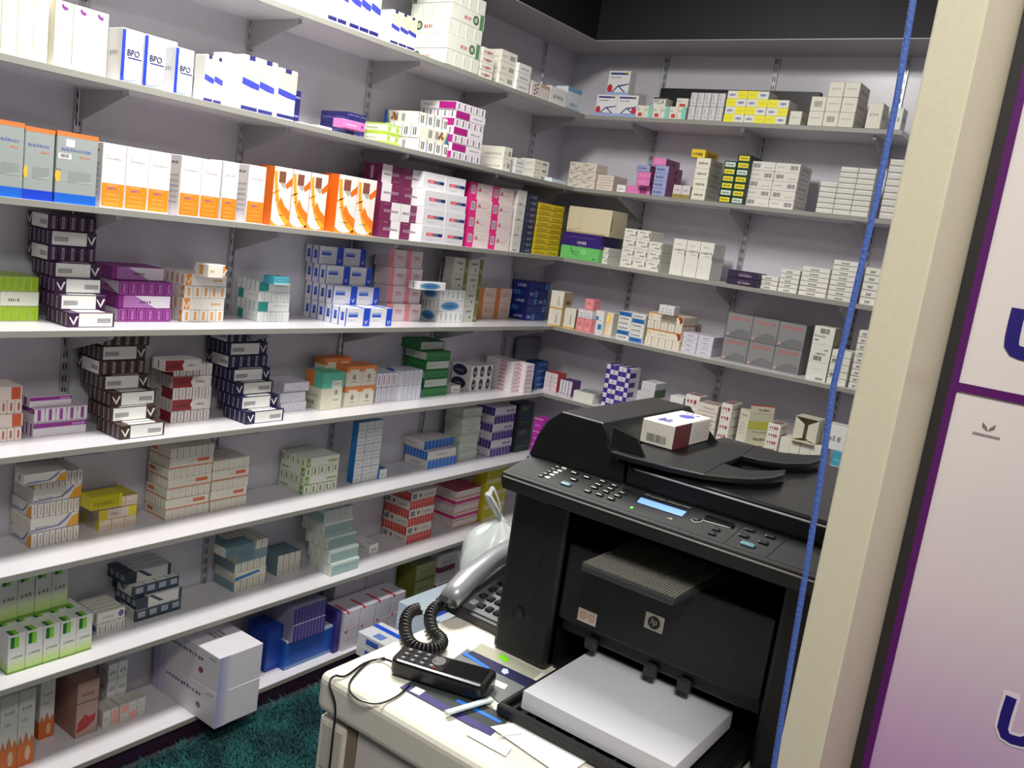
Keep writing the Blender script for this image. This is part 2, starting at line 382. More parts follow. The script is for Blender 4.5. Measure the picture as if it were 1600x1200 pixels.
@style('redblue', (222, 220, 224))
def _(c, alt):
    c.rect('F', .22, .4, .56, .58, (214, 70, 88)); c.rect('F', .56, .4, .76, .58, (90, 110, 140)); c.rect('F', .76, .4, .97, .58, (30, 34, 110)); c.scrib('F', .28, .44, .5, .54, (240, 170, 180)); c.scrib('F', .25, .16, .6, .22, (190, 186, 190)); c.rect('s', .45, .1, .55, .5, (30, 34, 110)); c.rect('s', .45, .5, .55, .9, (214, 70, 88))
@style('pinkfloral', (226, 210, 208))
def _(c, alt):
    c.rect('F', 0, 0, .3, 1, (224, 28, 128)); c.rect('F', .06, .3, .24, .84, (214, 200, 204), 2); c.bars('F', .08, .36, .22, .78, (130, 110, 120), 3, 6); c.rect('F', .34, .5, .5, .62, (206, 110, 120)); c.rect('F', .4, .62, .46, .74, (110, 120, 90)); c.scrib('F', .55, .5, .8, .56, (190, 170, 170)); c.rect('l', 0, 0, 1, 1, (208, 24, 116))
    for k in range(6): c.oval('F', .5+.08*k, .15+.1*(k*3 % 7), .03, .03, (226, 180, 176))
@style('whitefloral', (206, 204, 198))
def _(c, alt): c.scrib('F', .3, .45, .7, .55, (170, 176, 168)); c.oval('F', .5, .6, .12, .08, (180, 190, 176)); c.rect('F', .2, .08, .6, .14, (90, 90, 84))
@style('darknavy', (40, 42, 70))
def _(c, alt): c.scrib('F', .4, .3, .85, .7, (140, 142, 160)); c.scrib('l', .2, .3, .8, .7, (80, 82, 110))
@style('yellow', (206, 178, 20))
def _(c, alt): c.scrib('F', .15, .3, .8, .6, (150, 126, 20)); c.rect('F', 0, 0, 1, .12, (160, 136, 20)); c.rect('F', .5, .75, .9, .9, (236, 214, 60))
@style('lime', (226, 230, 214))
def _(c, alt): c.rect('s', .03, .03, .97, .98, (150, 186, 30)); c.rect('s', .45, .1, .5, .7, (110, 150, 20), 2); c.scrib('f', .2, .35, .5, .55, (120, 120, 110)); c.rect('t', 0, 0, 1, 1, (176, 200, 90))
ST['purpletower'] = ((56, 24, 62), tower((56, 24, 62)))
ST['browntower'] = ((62, 42, 36), tower((62, 42, 36)))
ST['navytower'] = ((26, 22, 62), tower((26, 22, 62)))
@style('violet', (124, 34, 120))
def _(c, alt):
    c.rect('f', .1, .04, .98, .96, (226, 218, 228)); c.poly('f', [(.1, .04), (.7, .04), (.3, .96), (.1, .96)] if alt % 2 else [(.1, .96), (.1, .04), (.96, .04), (.4, .7)], (172, 112, 176), 2); c.scrib('f', .4, .4, .62, .62, (70, 40, 80), 3)
    c.rect('s', .06, .05, .94, .95, (190, 120, 190)); c.rect('s', .1, .08, .9, .92, (132, 30, 126), 2); c.rect('s', .42, .2, .66, .8, (200, 150, 200), 3); c.rect('s', .48, .25, .6, .75, (132, 30, 126), 4)
@style('orangewhite', (228, 224, 216))
def _(c, alt):
    c.rect('f', *((.02, .04, .15, .96) if alt % 2 else (.85, .04, .98, .96)), (224, 140, 44)); c.rect('f', *((.66, .4, .9, .58) if alt % 2 else (.1, .4, .34, .58)), (220, 180, 130)); leaf(c, 'f', .085 if alt % 2 else .915, .4, .28, WH, c.h/c.w); c.rect('s', .35, .15, .65, .85, (222, 160, 90), 2)
@style('tealwhite', (224, 226, 224))
def _(c, alt):
    c.rect('f', *((.0, .04, .3, .98) if alt % 2 else (.05, .04, .3, .98)), (32, 140, 132)); c.scrib('f', .5, .55, .9, .65, (180, 182, 182)); c.rect('s', .44, .2, .5, .8, (170, 172, 172), 2); c.rect('s', .85, 0, 1, 1, (200, 204, 202), 2)
@style('bluewhite', (224, 224, 228))
def _(c, alt):
    c.rect('F', .74, .0, 1, 1, (24, 74, 200)); c.rect('b', 0, 0, 0, 0, WH) if False else None
    leaf(c, 'F', .87, .2, .12, WH, c.h/c.w); c.rect('F', .1, .5, .5, .6, (36, 84, 196)); c.rect('F', .1, .6, .5, .68, (110, 140, 210), 2); c.rect('F', .1, .68, .5, .76, (170, 185, 220), 2); c.scrib('F', .1, .3, .4, .36, (190, 190, 196)); c.rect('F', .0, 0, .02, 1, (24, 74, 200), 2)
    c.rect('s', .3, .3, .72, .75, (60, 100, 200)); c.rect('s', .3, .3, .72, .42, (36, 70, 180), 2); c.rect('s', .93, 0, 1, 1, (30, 70, 190), 2); c.rect('t', .6, .0, .8, 1, (24, 84, 210)); c.rect('t', .1, .3, .4, .6, (110, 140, 210))
@style('pinkwhite', (220, 206, 208))
def _(c, alt): c.rect('F', 0, 0, .3, 1, (226, 140, 150)); c.scrib('F', .45, .55, .85, .68, (206, 120, 132)); c.rect('F', .45, .45, .85, .5, (214, 150, 160)); c.rect('t', 0, 0, .3, 1, (226, 140, 150))
@style('ellipse', (224, 226, 226))
def _(c, alt):
    c.oval('f', .42, .5, .38, .42, (120, 160, 190)); c.oval('f', .42, .5, .3, .32, (70, 130, 180), 2); c.scrib('f', .24, .42, .6, .58, (30, 60, 110), 3); c.rect('s', .42, .2, .56, .8, (140, 150, 156), 2)
@style('olivewhite', (196, 196, 186))
def _(c, alt): c.rect('F', .74, 0, .98, 1, (112, 116, 52)); leaf(c, 'F', .86, .25, .14, (190, 190, 170), c.h/c.w); c.scrib('F', .2, .62, .6, .76, (90, 90, 76)); c.oval('F', .5, .3, .06, .08, (110, 110, 90))
@style('peach', (216, 196, 180))
def _(c, alt): c.rect('F', 0, 0, .26, 1, (206, 120, 60)); c.scrib('F', .4, .45, .85, .56, (200, 130, 90)); c.rect('F', .4, .6, .85, .68, (206, 170, 146))
@style('darkblue', (30, 46, 130))
def _(c, alt):
    c.scrib('F', .12, .3, .5, .7, (200, 206, 220)) if alt % 3 == 0 else None
    if alt % 3 != 1: c.rect('F', .6, .1, .88, .9, (70, 140, 200))
    c.rect('l', .1, .2, .5, .8, (60, 110, 180)) if alt % 2 else c.scrib('l', .3, .3, .8, .7, (190, 195, 215))
@style('redpatch', (226, 214, 206))
def _(c, alt): c.rect('f', *((.7, .05, .95, .95) if alt % 2 else (.62, .3, .92, .8)), (206, 90, 50) if alt % 2 else (214, 160, 130)); c.rect('s', .36, .2, .64, .8, (206, 110, 80), 2); c.rect('s', .44, .3, .56, .7, (150, 60, 40), 3)
@style('violetbar', (222, 216, 222))
def _(c, alt): c.rect('f', .0, .62, 1, .96, (140, 36, 140)); c.scrib('f', .72, .7, .96, .86, (220, 180, 220)); c.rect('s', .3, .1, .62, .92, (160, 80, 160), 2); c.rect('s', .4, .2, .52, .84, (120, 60, 120), 3)
@style('redwhite', (218, 212, 206))
def _(c, alt):
    if alt % 2: c.rect('f', .0, .04, .5, .98, (140, 34, 40)); c.scrib('f', .12, .35, .4, .62, (90, 30, 34)); c.oval('f', .7, .5, .24, .48, (224, 220, 212), 2)
    else: c.rect('f', .5, .04, 1, .98, (140, 34, 40)); c.oval('f', .3, .5, .24, .48, (224, 220, 212), 2)
    c.rect('s', .44, .15, .52, .85, (80, 76, 74), 2); c.scrib('f', *((.6, .4, .82, .6) if alt % 2 else (.2, .4, .42, .6)), GR, 3)
@style('glosswhite', (222, 220, 230))
def _(c, alt): c.rect('s', .42, .2, .52, .8, (180, 176, 190), 2); c.scrib('f', .45, .5, .7, .62, (184, 180, 194))
@style('tealcube', (220, 218, 194))
def _(c, alt): c.rect('a', 0, .58, 1, 1, (92, 190, 160)); c.rect('t', 0, 0, 1, 1, (92, 190, 160)); c.rect('F', .45, .12, .92, .78, (226, 224, 206), 2); c.text('F', 'Cure', .52, .66, .84, .74, (120, 124, 116)); c.oval('F', .68, .46, .08, .07, (140, 150, 130), 3); c.scrib('F', .55, .24, .82, .28, GR, 3); c.rect('l', 0, .58, .5, 1, (222, 128, 62), 2); c.scrib('s', .2, .12, .6, .22, GR); c.scrib('s', .2, .34, .8, .38, GR)
@style('orangecube', (220, 214, 196))
def _(c, alt): c.rect('a', 0, .72, 1, 1, (224, 132, 66)); c.rect('t', 0, 0, 1, 1, (224, 132, 66)); c.rect('F', .2, .12, .8, .84, (224, 220, 200), 2); c.oval('F', .5, .46, .12, .14, (150, 146, 132), 3); c.scrib('F', .3, .2, .7, .26, GR, 3); c.scrib('s', .2, .3, .8, .36, GR)
@style('whiteredblue', (224, 224, 230))
def _(c, alt):
    c.rect('s', .3, .2, .44, .8, (196, 40, 50), 2) if alt % 2 else c.rect('s', .42, .15, .5, .85, (170, 170, 186), 2); c.rect('f', 0, 0, .4, 1, (40, 84, 200)); c.rect('f', .5, .4, .9, .6, (190, 60, 70))
@style('whiteblue', (224, 224, 230))
def _(c, alt): c.rect('f', 0, 0, .5, 1, (36, 76, 200)); c.rect('s', .46, .1, .54, .9, (190, 192, 206), 2)
@style('green', (24, 110, 50))
def _(c, alt): c.rect('f', .03, .1, .97, .9, (188, 196, 186)); c.scrib('f', .1, .4, .4, .6, (150, 160, 150)); c.rect('s', 0, .1, .1, .9, (120, 190, 130), 2); c.rect('s', .4, .5, .7, .85, (60, 150, 84), 2)
@style('blackoval', (224, 224, 220))
def _(c, alt): c.oval('F', .5, .5, .3, .44, (34, 34, 46)); c.scrib('F', .3, .35, .7, .65, (170, 170, 180), 3, 3); c.oval('l', .4, .5, .38, .44, (40, 36, 70)); c.scrib('l', .2, .4, .6, .6, (150, 150, 170), 3)
@style('flatpink', (222, 214, 216))
def _(c, alt): c.scrib('F', .15, .3, .8, .7, (210, 140, 150)); c.rect('l', .5, .15, .75, .85, (190, 150, 160)); c.scrib('l', .1, .4, .4, .6, (150, 140, 150))
@style('darkblue2', (26, 60, 120))
def _(c, alt): c.rect('F', .1, .7, .9, .9, (40, 100, 160)); c.scrib('F', .2, .3, .8, .4, (120, 150, 190))
@style('greyboard', (118, 116, 124))
def _(c, alt): c.rect('F', .05, .1, .95, .95, (128, 126, 136)); c.scrib('F', .1, .7, .8, .74, (150, 150, 156))
@style('wave', (222, 220, 210))
def _(c, alt):
    c.poly('f', [(.72, 0), (.85, .7), (1, .9), (1, 0)], (224, 160, 50)); c.poly('f', [(0, .1), (.6, .2), (.75, .55), (.85, .95), (.8, .98), (.68, .6), (.55, .3), (0, .2)], (130, 126, 170), 2); c.scrib('f', .1, .25, .4, .4, (150, 140, 170)); c.rect('s', .45, .2, .55, .8, (110, 110, 104), 2); c.rect('f', 0, 0, 1, .04, (130, 126, 170), 3)
@style('yellowpink', (222, 206, 190))
def _(c, alt): c.rect('f', 0, .0, .22, 1, (214, 200, 30)); c.rect('f', .78, 0, 1, 1, (224, 210, 30)); c.scrib('f', .3, .45, .5, .6, (210, 120, 120)); c.rect('s', .1, .2, .9, .5, (214, 190, 170), 2); c.rect('t', 0, 0, 1, 1, (190, 178, 40))
@style('yellowlong', (196, 182, 24))
def _(c, alt): c.scrib('f', .1, .3, .8, .6, (150, 138, 20)); c.rect('f', .9, 0, 1, 1, (222, 206, 50))
@style('orangeline', (222, 218, 202))
def _(c, alt): c.rect('f', 0, .02, 1, .14, (222, 140, 104)); c.rect('f', *((.62, .4, .9, .75) if alt % 2 else (.1, .4, .38, .75)), (212, 108, 66)); c.rect('s', .45, .1, .5, .9, (190, 186, 172), 2); c.scrib('f', .42, .5, .58, .6, (180, 176, 164))
@style('greenleaf', (220, 222, 208))
def _(c, alt): c.rect('f', *((.02, .05, .14, .95) if alt % 2 else (.84, .05, .98, .95)), (112, 160, 50)); c.rect('f', *((.66, .3, .94, .55) if alt % 2 else (.06, .3, .36, .55)), (150, 180, 110)); leaf(c, 'f', .08 if alt % 2 else .91, .4, .25, WH, c.h/c.w); c.rect('s', .36, .2, .6, .8, (120, 140, 90), 2); c.rect('s', 0, 0, .1, 1, (160, 190, 110), 2)
@style('blueside', (222, 224, 222))
def _(c, alt): c.rect('s', 0, 0, 1, 1, (36, 120, 190)); c.rect('t', 0, 0, 1, 1, (60, 130, 190)); c.scrib('F', .2, .4, .7, .6, (184, 188, 188)); c.rect('F', .9, 0, 1, 1, (200, 206, 206))
@style('bluewhite2', (218, 216, 210))
def _(c, alt): c.rect('s', .03, .02, .97, .98, (24, 108, 200)); c.rect('s', .45, .1, .55, .5, (70, 150, 220), 2); c.scrib('f', .3, .4, .7, .6, (170, 170, 166))
@style('palegreen', (196, 204, 192))
def _(c, alt): c.rect('f', 0, 0, 1, .3, (176, 186, 174)); c.rect('s', .42, .2, .52, .8, (160, 172, 158), 2); c.scrib('f', .2, .5, .7, .66, (150, 162, 150))
@style('indigo', (218, 214, 222))
def _(c, alt): c.rect('s', .04, .04, .96, .96, (56, 38, 128)); c.rect('s', .4, .2, .52, .8, (110, 96, 170), 2); c.scrib('f', *((.55, .35, .9, .62) if alt % 2 else (.1, .35, .5, .62)), (90, 84, 120)); c.rect('f', 0, 0, 1, .1, (140, 130, 180))
@style('darkteal', (48, 56, 60))
def _(c, alt): c.oval('F', .5, .45, .36, .2, (30, 70, 76)); c.rect('F', .1, .7, .6, .9, (96, 100, 100)); c.scrib('F', .2, .2, .8, .26, (120, 126, 126))
@style('magbox', (176, 44, 160))
def _(c, alt): c.rect('F', 0, .94, 1, 1, (226, 180, 220)); c.scrib('F', .2, .4, .8, .56, (214, 120, 200))
@style('greenfade', (218, 220, 214))
def _(c, alt):
    for k in range(8): c.rect('a', 0, .06+.04*k, 1, .06+.04*(k+1), (172+6*k, 204+2*k, 112+13*k))
    c.rect('a', 0, 0, 1, .06, (110, 150, 60)); c.rect('F', .12, .66, .34, .94, (34, 104, 60), 2); c.rect('F', .34, .66, .6, .94, (128, 200, 50), 2); c.rect('t', .12, .0, .34, .5, (34, 104, 60), 2); c.rect('t', .34, 0, .6, .5, (128, 200, 50), 2); c.scrib('F', .2, .38, .9, .45, (130, 150, 120))
@style('whitegrey', (216, 212, 202))
def _(c, alt): c.rect('s', .42, .15, .56, .8, (90, 88, 80), 2); c.scrib('f', .2, .4, .6, .6, (150, 150, 146)); c.oval('f', .85, .5, .1, .3, (80, 90, 150))
@style('tealnavy', (206, 206, 200))
def _(c, alt):
    c.rect('s', 0, .02, 1, .98, (44, 60, 78)); c.rect('s', .2, .3, .85, .8, (150, 160, 166), 2); c.rect('f', .0, .0, .25, 1, (40, 48, 66)); c.poly('f', [(.25, 1), (.5, .3), (.6, .3), (.35, 1)], (50, 70, 86), 2); c.rect('f', .93, 0, 1, 1, (50, 60, 76), 2); c.rect('t', .0, .0, .2, 1, (44, 52, 70))
@style('tealtower', (214, 212, 194))
def _(c, alt): c.rect('s', .44, .15, .54, .85, (180, 178, 166), 2); c.poly('f', [(.0, .1), (.8, .5), (.74, .75), (.0, .5)], (36, 120, 176)) if alt % 4 == 1 else c.rect('f', 0, 0, 1, 1, (120, 146, 154))
@style('tealtop', (208, 206, 190))
def _(c, alt): c.rect('t', 0, 0, 1, 1, (96, 128, 136)); c.rect('s', .42, .1, .56, .5, (180, 176, 164), 2); c.rect('f', 0, 0, 1, 1, (110, 140, 146))
@style('paleteal', (208, 212, 202))
def _(c, alt): c.rect('f', .02, .06, .98, .8, (150, 178, 174)); c.rect('f', 0, .84, 1, 1, (220, 226, 220)); c.rect('s', .42, .15, .52, .6, (176, 180, 170), 2); c.rect('t', 0, 0, 1, 1, (196, 212, 206))
@style('redbar', (214, 206, 196))
def _(c, alt): c.rect('s', .05, .02, .95, .98, (204, 50, 44)); c.rect('s', .42, .5, .6, .8, (226, 120, 100), 2); c.rect('f', *((.05, .2, .22, .8) if alt % 2 else (.05, .2, .22, .8)), (120, 124, 130)); c.scrib('f', .5, .35, .9, .62, (170, 150, 130)); c.oval('f', .36, .5, .05, .25, (150, 90, 70))
@style('pinkbar', (216, 206, 200))
def _(c, alt): c.rect('f', 0, .25, 1, .7, (196, 54, 120)) if alt % 2 else c.rect('f', 0, .0, 1, .16, (214, 140, 110)); c.rect('s', .0, .25, 1, .7, (196, 54, 120), 1) if alt % 2 else c.rect('s', .4, .3, .5, .8, (190, 180, 176), 2); c.rect('t', 0, 0, 1, 1, (190, 80, 100))
@style('yellow2', (196, 184, 40))
def _(c, alt): c.rect('F', 0, 0, 1, .3, (206, 200, 150)); c.bars('F', .1, .35, .9, .9, (170, 158, 20), n=6)
@style('orangefoot', (206, 206, 198))
def _(c, alt): c.rect('a', 0, 0, 1, .3, (206, 106, 40)); c.poly('F', [(0, .3), (.15, .42), (.3, .3), (.5, .46), (.7, .3), (.85, .4), (1, .3)], (190, 110, 60)); c.oval('F', .62, .16, .16, .1, (214, 180, 150), 2); c.scrib('F', .2, .6, .6, .65, (150, 156, 156)); c.scrib('F', .2, .75, .8, .8, (150, 156, 156))
@style('redbrown', (178, 146, 134))
def _(c, alt): c.rect('s', 0, 0, 1, 1, (156, 116, 106)); c.poly('F', [(.05, .1), (.5, .14), (.85, .24), (.9, .36), (.6, .34), (.4, .4), (.1, .28)], (170, 40, 40)); c.rect('F', 0, .62, 1, .64, (110, 80, 74)); c.scrib('F', .2, .74, .8, .8, (140, 100, 92)); c.rect('t', 0, 0, 1, 1, (166, 126, 114))  # sides darker than the front: shade put into their colour
@style('whitepinksmall', (206, 202, 194))
def _(c, alt): c.rect('F', .1, .1, .9, .9, (226, 160, 146)) if alt % 3 == 1 else c.scrib('F', .2, .4, .7, .6, (170, 168, 164))
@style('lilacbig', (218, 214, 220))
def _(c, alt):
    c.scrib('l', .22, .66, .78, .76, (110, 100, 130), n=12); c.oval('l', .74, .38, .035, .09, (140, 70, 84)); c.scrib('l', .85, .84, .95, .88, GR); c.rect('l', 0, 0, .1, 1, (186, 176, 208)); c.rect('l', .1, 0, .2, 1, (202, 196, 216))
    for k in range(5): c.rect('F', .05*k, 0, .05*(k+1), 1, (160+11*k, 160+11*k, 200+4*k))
    c.scrib('t', .4, .35, .7, .48, (130, 130, 136))
@style('royal', (26, 60, 160))
def _(c, alt): c.bars('F', .1, .1, .9, .9, (44, 90, 190), n=7)
@style('royaltray', (24, 80, 170))
def _(c, alt): c.rect('t', 0, 0, 1, 1, (196, 206, 220)); c.rect('F', 0, .93, 1, 1, (176, 196, 216)); c.rect('F', 0, 0, 1, .12, (110, 140, 180))
@style('purpleends', (150, 144, 170))
def _(c, alt): c.rect('s', .06, .03, .94, .97, (58, 44, 130)); c.rect('s', .42, .1, .52, .9, (110, 100, 170), 2)
@style('purplecase', (52, 40, 120))
def _(c, alt): c.scrib('s', .2, .5, .7, .56, (120, 110, 170))
@style('whiteredline', (198, 194, 202))
def _(c, alt): c.rect('t', .1, .0, .25, .7, (196, 60, 70)); c.rect('F', .92, 0, 1, 1, (170, 170, 186)); c.scrib('F', .2, .5, .7, .56, (180, 178, 186)); c.rect('F', .1, .9, .25, 1, (196, 60, 70))
@style('olive', (150, 154, 110))
def _(c, alt): c.rect('l', 0, 0, 1, 1, (118, 120, 44)); c.rect('F', 0, 0, 1, .16, (112, 118, 50)); c.scrib('F', .2, .5, .7, .6, (110, 116, 80))
@style('plumline', (190, 186, 190))
def _(c, alt): c.rect('F', 0, 0, 1, .3, (104, 40, 76)); c.scrib('F', .2, .5, .8, .62, (150, 140, 150)); c.rect('l', 0, 0, 1, .3, (104, 40, 76))
@style('lightblue', (196, 212, 222))
def _(c, alt): c.rect('t', 0, .38, 1, .5, (40, 70, 170)); c.rect('a', 0, .35, 1, .5, (40, 70, 170)); c.oval('t', .6, .8, .12, .08, (90, 140, 190))
# back wall kinds
@style('redapple', (222, 220, 220))
def _(c, alt): c.rect('F', .1, .84, .9, .92, (40, 46, 120)); c.rect('F', .7, .9, .9, .95, (220, 190, 60), 2); c.scrib('F', .15, .7, .6, .76, GR); c.oval('F', .14 if alt % 2 == 0 else .86, .28, .12, .18, (190, 40, 60)); c.poly('F', [(.2, .12), (.5, .42), (.56, .42), (1, .5), (1, .46), (.6, .36), (.9, .12)], (60, 70, 130), 2); c.poly('F', [(.28, .12), (.52, .36), (.82, .12)], (222, 220, 220), 3); c.rect('F', 0, 0, 1, .14, (150, 170, 214), 3)
@style('creamred', (220, 216, 202))
def _(c, alt):
    c.rect('F', .3, .1, .8, .4, (190, 60, 56)) if alt % 2 == 0 else c.rect('F', .5, 0, 1, 1, (130, 200, 180)); c.scrib('F', .1, .6, .5, .75, (170, 166, 156))
@style('blacktop', (220, 220, 212))
def _(c, alt): c.text('F', 'PICA', .1, .3, .9, .8, (30, 30, 30)); c.rect('F', 0, .85, 1, 1, (40, 40, 40)); c.rect('t', 0, 0, 1, 1, (50, 48, 50))
@style('greyends', (190, 188, 190))
def _(c, alt): c.rect('F', .1, .06, .9, .94, (206, 204, 206)); c.scrib('F', .3, .2, .7, .3, (120, 118, 124)); c.rect('F', .3, .4, .4, .85, (140, 138, 144), 2)
@style('yellowlogo', (224, 224, 214))
def _(c, alt): c.rect('F', *((.5, 0, 1, 1) if alt % 2 else (0, 0, .5, 1)), (236, 226, 20)); c.scrib('F', *((.1, .36, .4, .66) if alt % 2 else (.6, .36, .9, .66)), (60, 66, 160), 3, 6); c.scrib('F', *((.6, .4, .9, .6) if alt % 2 else (.1, .4, .4, .6)), (210, 200, 40), 3)
@style('creamtext', (216, 212, 196))
def _(c, alt): c.scrib('F', .2, .5, .8, .62, (176, 172, 158)); c.scrib('s', .2, .4, .8, .6, (176, 172, 158)); c.bars('F', .25, .3, .75, .7, (120, 118, 110)) if alt % 4 == 1 else None
@style('blackcase', (22, 20, 24))
def _(c, alt): c.scrib('F', .1, .7, .3, .8, (44, 42, 46))
@style('zinc', (214, 206, 192))
def _(c, alt): c.text('F', 'Zinc', .1, .62, .42, .86, (60, 56, 54)); c.poly('F', [(.4, .3), (.5, .12), (.85, .5), (.82, .55), (.5, .25), (.43, .38)], (130, 116, 100)); c.rect('F', 0, 0, 1, .04, (180, 150, 130))
@style('creampink', (212, 202, 190))
def _(c, alt): c.scrib('F', .2, .4, .8, .6, (190, 160, 140)); c.rect('s', 0, 0, 1, 1, (206, 186, 176)); c.rect('t', 0, 0, 1, 1, (206, 186, 176))
@style('pinkbox', (216, 120, 178))
def _(c, alt): c.rect('s', .1, .25, .3, .75, (120, 56, 104)); c.rect('F', .55, .15, .85, .85, (140, 60, 120)) if alt == 3 else c.scrib('F', .2, .4, .7, .6, (226, 160, 200)); c.rect('s', 0, 0, 1, 1, (150, 84, 130), 0); c.rect('s', .45, .25, .65, .75, (96, 46, 86), 2)
@style('lilacbox', (148, 156, 196))
def _(c, alt): c.scrib('F', .15, .35, .75, .7, (60, 66, 110)); c.rect('s', 0, 0, 1, 1, (150, 84, 130), 0); c.rect('s', .45, .25, .65, .75, (96, 46, 86), 2)
@style('creamgold', (206, 198, 200))
def _(c, alt): c.rect('F', 0, 0, 1, .3, (150, 130, 60)); c.scrib('F', .2, .55, .8, .7, (150, 140, 150))
@style('yellowtop', (224, 190, 30))
def _(c, alt): c.scrib('F', .15, .3, .85, .7, (90, 84, 30)); c.scrib('s', .2, .3, .8, .7, (120, 110, 40))
@style('creamside', (222, 218, 200))
def _(c, alt): c.scrib('F', .2, .4, .85, .62, (110, 106, 96)); c.scrib('s', .2, .4, .8, .6, (180, 176, 160))
@style('greenyellow', (34, 74, 50))
def _(c, alt): c.rect('F', .1, .2, .9, .85, (230, 210, 30) if alt % 4 != 1 else (206, 216, 206)); c.scrib('F', .2, .4, .8, .65, (80, 96, 30)); c.rect('s', 0, 0, 1, 1, (40, 56, 44)); c.rect('t', 0, 0, 1, 1, (46, 70, 56))
@style('whitebarcode', (216, 212, 204))
def _(c, alt): c.bars('F', *((.62, .3, .92, .75) if alt % 2 else (.1, .3, .4, .75)), (90, 88, 84)); c.scrib('F', *((.1, .5, .4, .62) if alt % 2 else (.6, .3, .9, .42)), (150, 148, 142)); c.scrib('s', .2, .4, .8, .6, (180, 176, 168))
@style('silver', (206, 204, 194))
def _(c, alt): c.rect('F', .02, .72, .98, .9, (224, 222, 214)); c.rect('F', 0, 0, 1, .14, (140, 138, 132)); c.rect('F', .3, .76, .7, .84, (246, 246, 242), 2) if alt % 3 == 0 else None
@style('whitelilac', (206, 202, 212))
def _(c, alt): c.scrib('F', .3, .4, .7, .6, (130, 126, 140)); c.rect('F', .02, .04, .04, .96, (150, 146, 156))
@style('omee', (104, 190, 104))
def _(c, alt): c.rect('a', 0, .5, 1, 1, (44, 22, 108)); c.text('F', 'OMEE', .4, .6, .64, .7, (230, 230, 236)); c.text('F', '20', .47, .53, .54, .57, (150, 140, 180)); c.scrib('F', .12, .82, .85, .88, (84, 64, 140)); c.arc('F', .45, .45, .2, .3, .02, 180, 270, (40, 90, 60), 2); c.rect('F', .3, .28, .48, .3, (30, 60, 40), 3); c.oval('F', .6, .32, .08, .12, (130, 206, 130), 2); c.oval('F', .88, .1, .02, .03, (30, 60, 40), 2); c.rect('t', 0, 0, 1, 1, (44, 22, 108))
@style('creamcarton', (206, 194, 164))
def _(c, alt): c.rect('r', .05, .2, .09, .7, (50, 48, 44), 2)
@style('whitebrand', (220, 218, 208))
def _(c, alt): c.scrib('F', .2, .68, .65, .82, (110, 108, 100)); c.scrib('F', .45, .28, .85, .45, (110, 108, 100)); c.rect('F', .9, .3, .97, .8, (60, 58, 54)); c.scrib('F', .15, .12, .5, .2, (190, 180, 170))
@style('tallwhite', (222, 220, 210))
def _(c, alt): c.scrib('F', .25, .84, .7, .88, (180, 178, 170)); c.scrib('F', .12, .68, .92, .74, (130, 128, 122)); c.scrib('F', .35, .6, .85, .64, (170, 168, 162)); c.scrib('F', .2, .28, .6, .3, (196, 194, 186)); c.rect('r', 0, .5, 1, .62, (190, 188, 180), 2); c.rect('F', .94, .55, 1, .7, (110, 108, 100), 2)
@style('darkpurple', (44, 26, 60))
def _(c, alt): c.text('F', 'QUQIN', .36, .25, .76, .5, (220, 214, 224)); c.scrib('F', .4, .62, .7, .74, (110, 96, 120)); c.rect('r', .3, .2, .7, .8, (60, 44, 76))
@style('flatwhite', (218, 216, 206))
def _(c, alt): c.scrib('F', .3, .3, .62, .7, (120, 118, 112), n=6); c.rect('F', 0, 0, 1, .1, (140, 138, 130))
@style('goldwhite', (220, 214, 200))
def _(c, alt): c.scrib('F', .6, .2, .7, .8, (120, 116, 104)); c.rect('r', 0, 0, 1, 1, (168, 146, 116)); c.rect('r', .3, .3, .8, .5, (110, 70, 60), 2); c.rect('F', 0, 0, 1, .08, (206, 160, 60))
@style('pinksmall', (226, 140, 142))
def _(c, alt): c.scrib('F', .3, .55, .7, .68, (190, 90, 100)); c.rect('F', .3, .2, .7, .3, (236, 180, 180)); c.scrib('r', .2, .4, .8, .6, (236, 180, 180))
@style('whitesmall', (218, 214, 216))
def _(c, alt): c.rect('F', .2, .2, .8, .3, (170, 166, 176)); c.scrib('F', .3, .5, .7, .66, (160, 156, 166))
@style('bluelabel', (220, 220, 216))
def _(c, alt): c.rect('F', *((.5, .4, .9, .85) if alt % 2 == 0 else (.0, .2, .5, .5)), (30, 120, 190)); c.scrib('F', .1, .1, .4, .2, (110, 150, 180)); c.scrib('F', .5, .15, .85, .25, (120, 130, 150))
@style('yellowlabel', (224, 216, 196))
def _(c, alt): c.rect('F', .15, .5, .7, .9, (240, 200, 60)); c.rect('F', .3, .6, .5, .85, (250, 226, 140), 2); c.rect('F', .3, .1, .6, .3, (230, 200, 140)); c.scrib('F', .2, .4, .7, .44, (180, 170, 150))
@style('allerg', (222, 222, 214))
def _(c, alt): 
    if alt % 4 == 1: c.rect('F', .03, .05, .97, .95, (40, 110, 180))
    c.scrib('F', .12, .35, .8, .7, (40, 44, 50) if alt % 4 != 1 else (20, 50, 110), 3)
@style('butterfly', (222, 214, 196))
def _(c, alt): c.rect('f', 0, .86, 1, 1, (204, 120, 50)); c.poly('f', [(.84, .9), (.98, .85), (.99, .3), (.92, .1), (.9, .5)], (140, 56, 24), 2); c.poly('f', [(.0, .9), (.1, .3), (.14, .3), (.06, .9)], (224, 190, 110), 2); c.scrib('f', .35, .4, .6, .55, (190, 170, 140)); c.rect('s', .42, .15, .5, .85, (180, 172, 158), 2); c.rect('s', .9, 0, 1, 1, (200, 190, 172), 2)
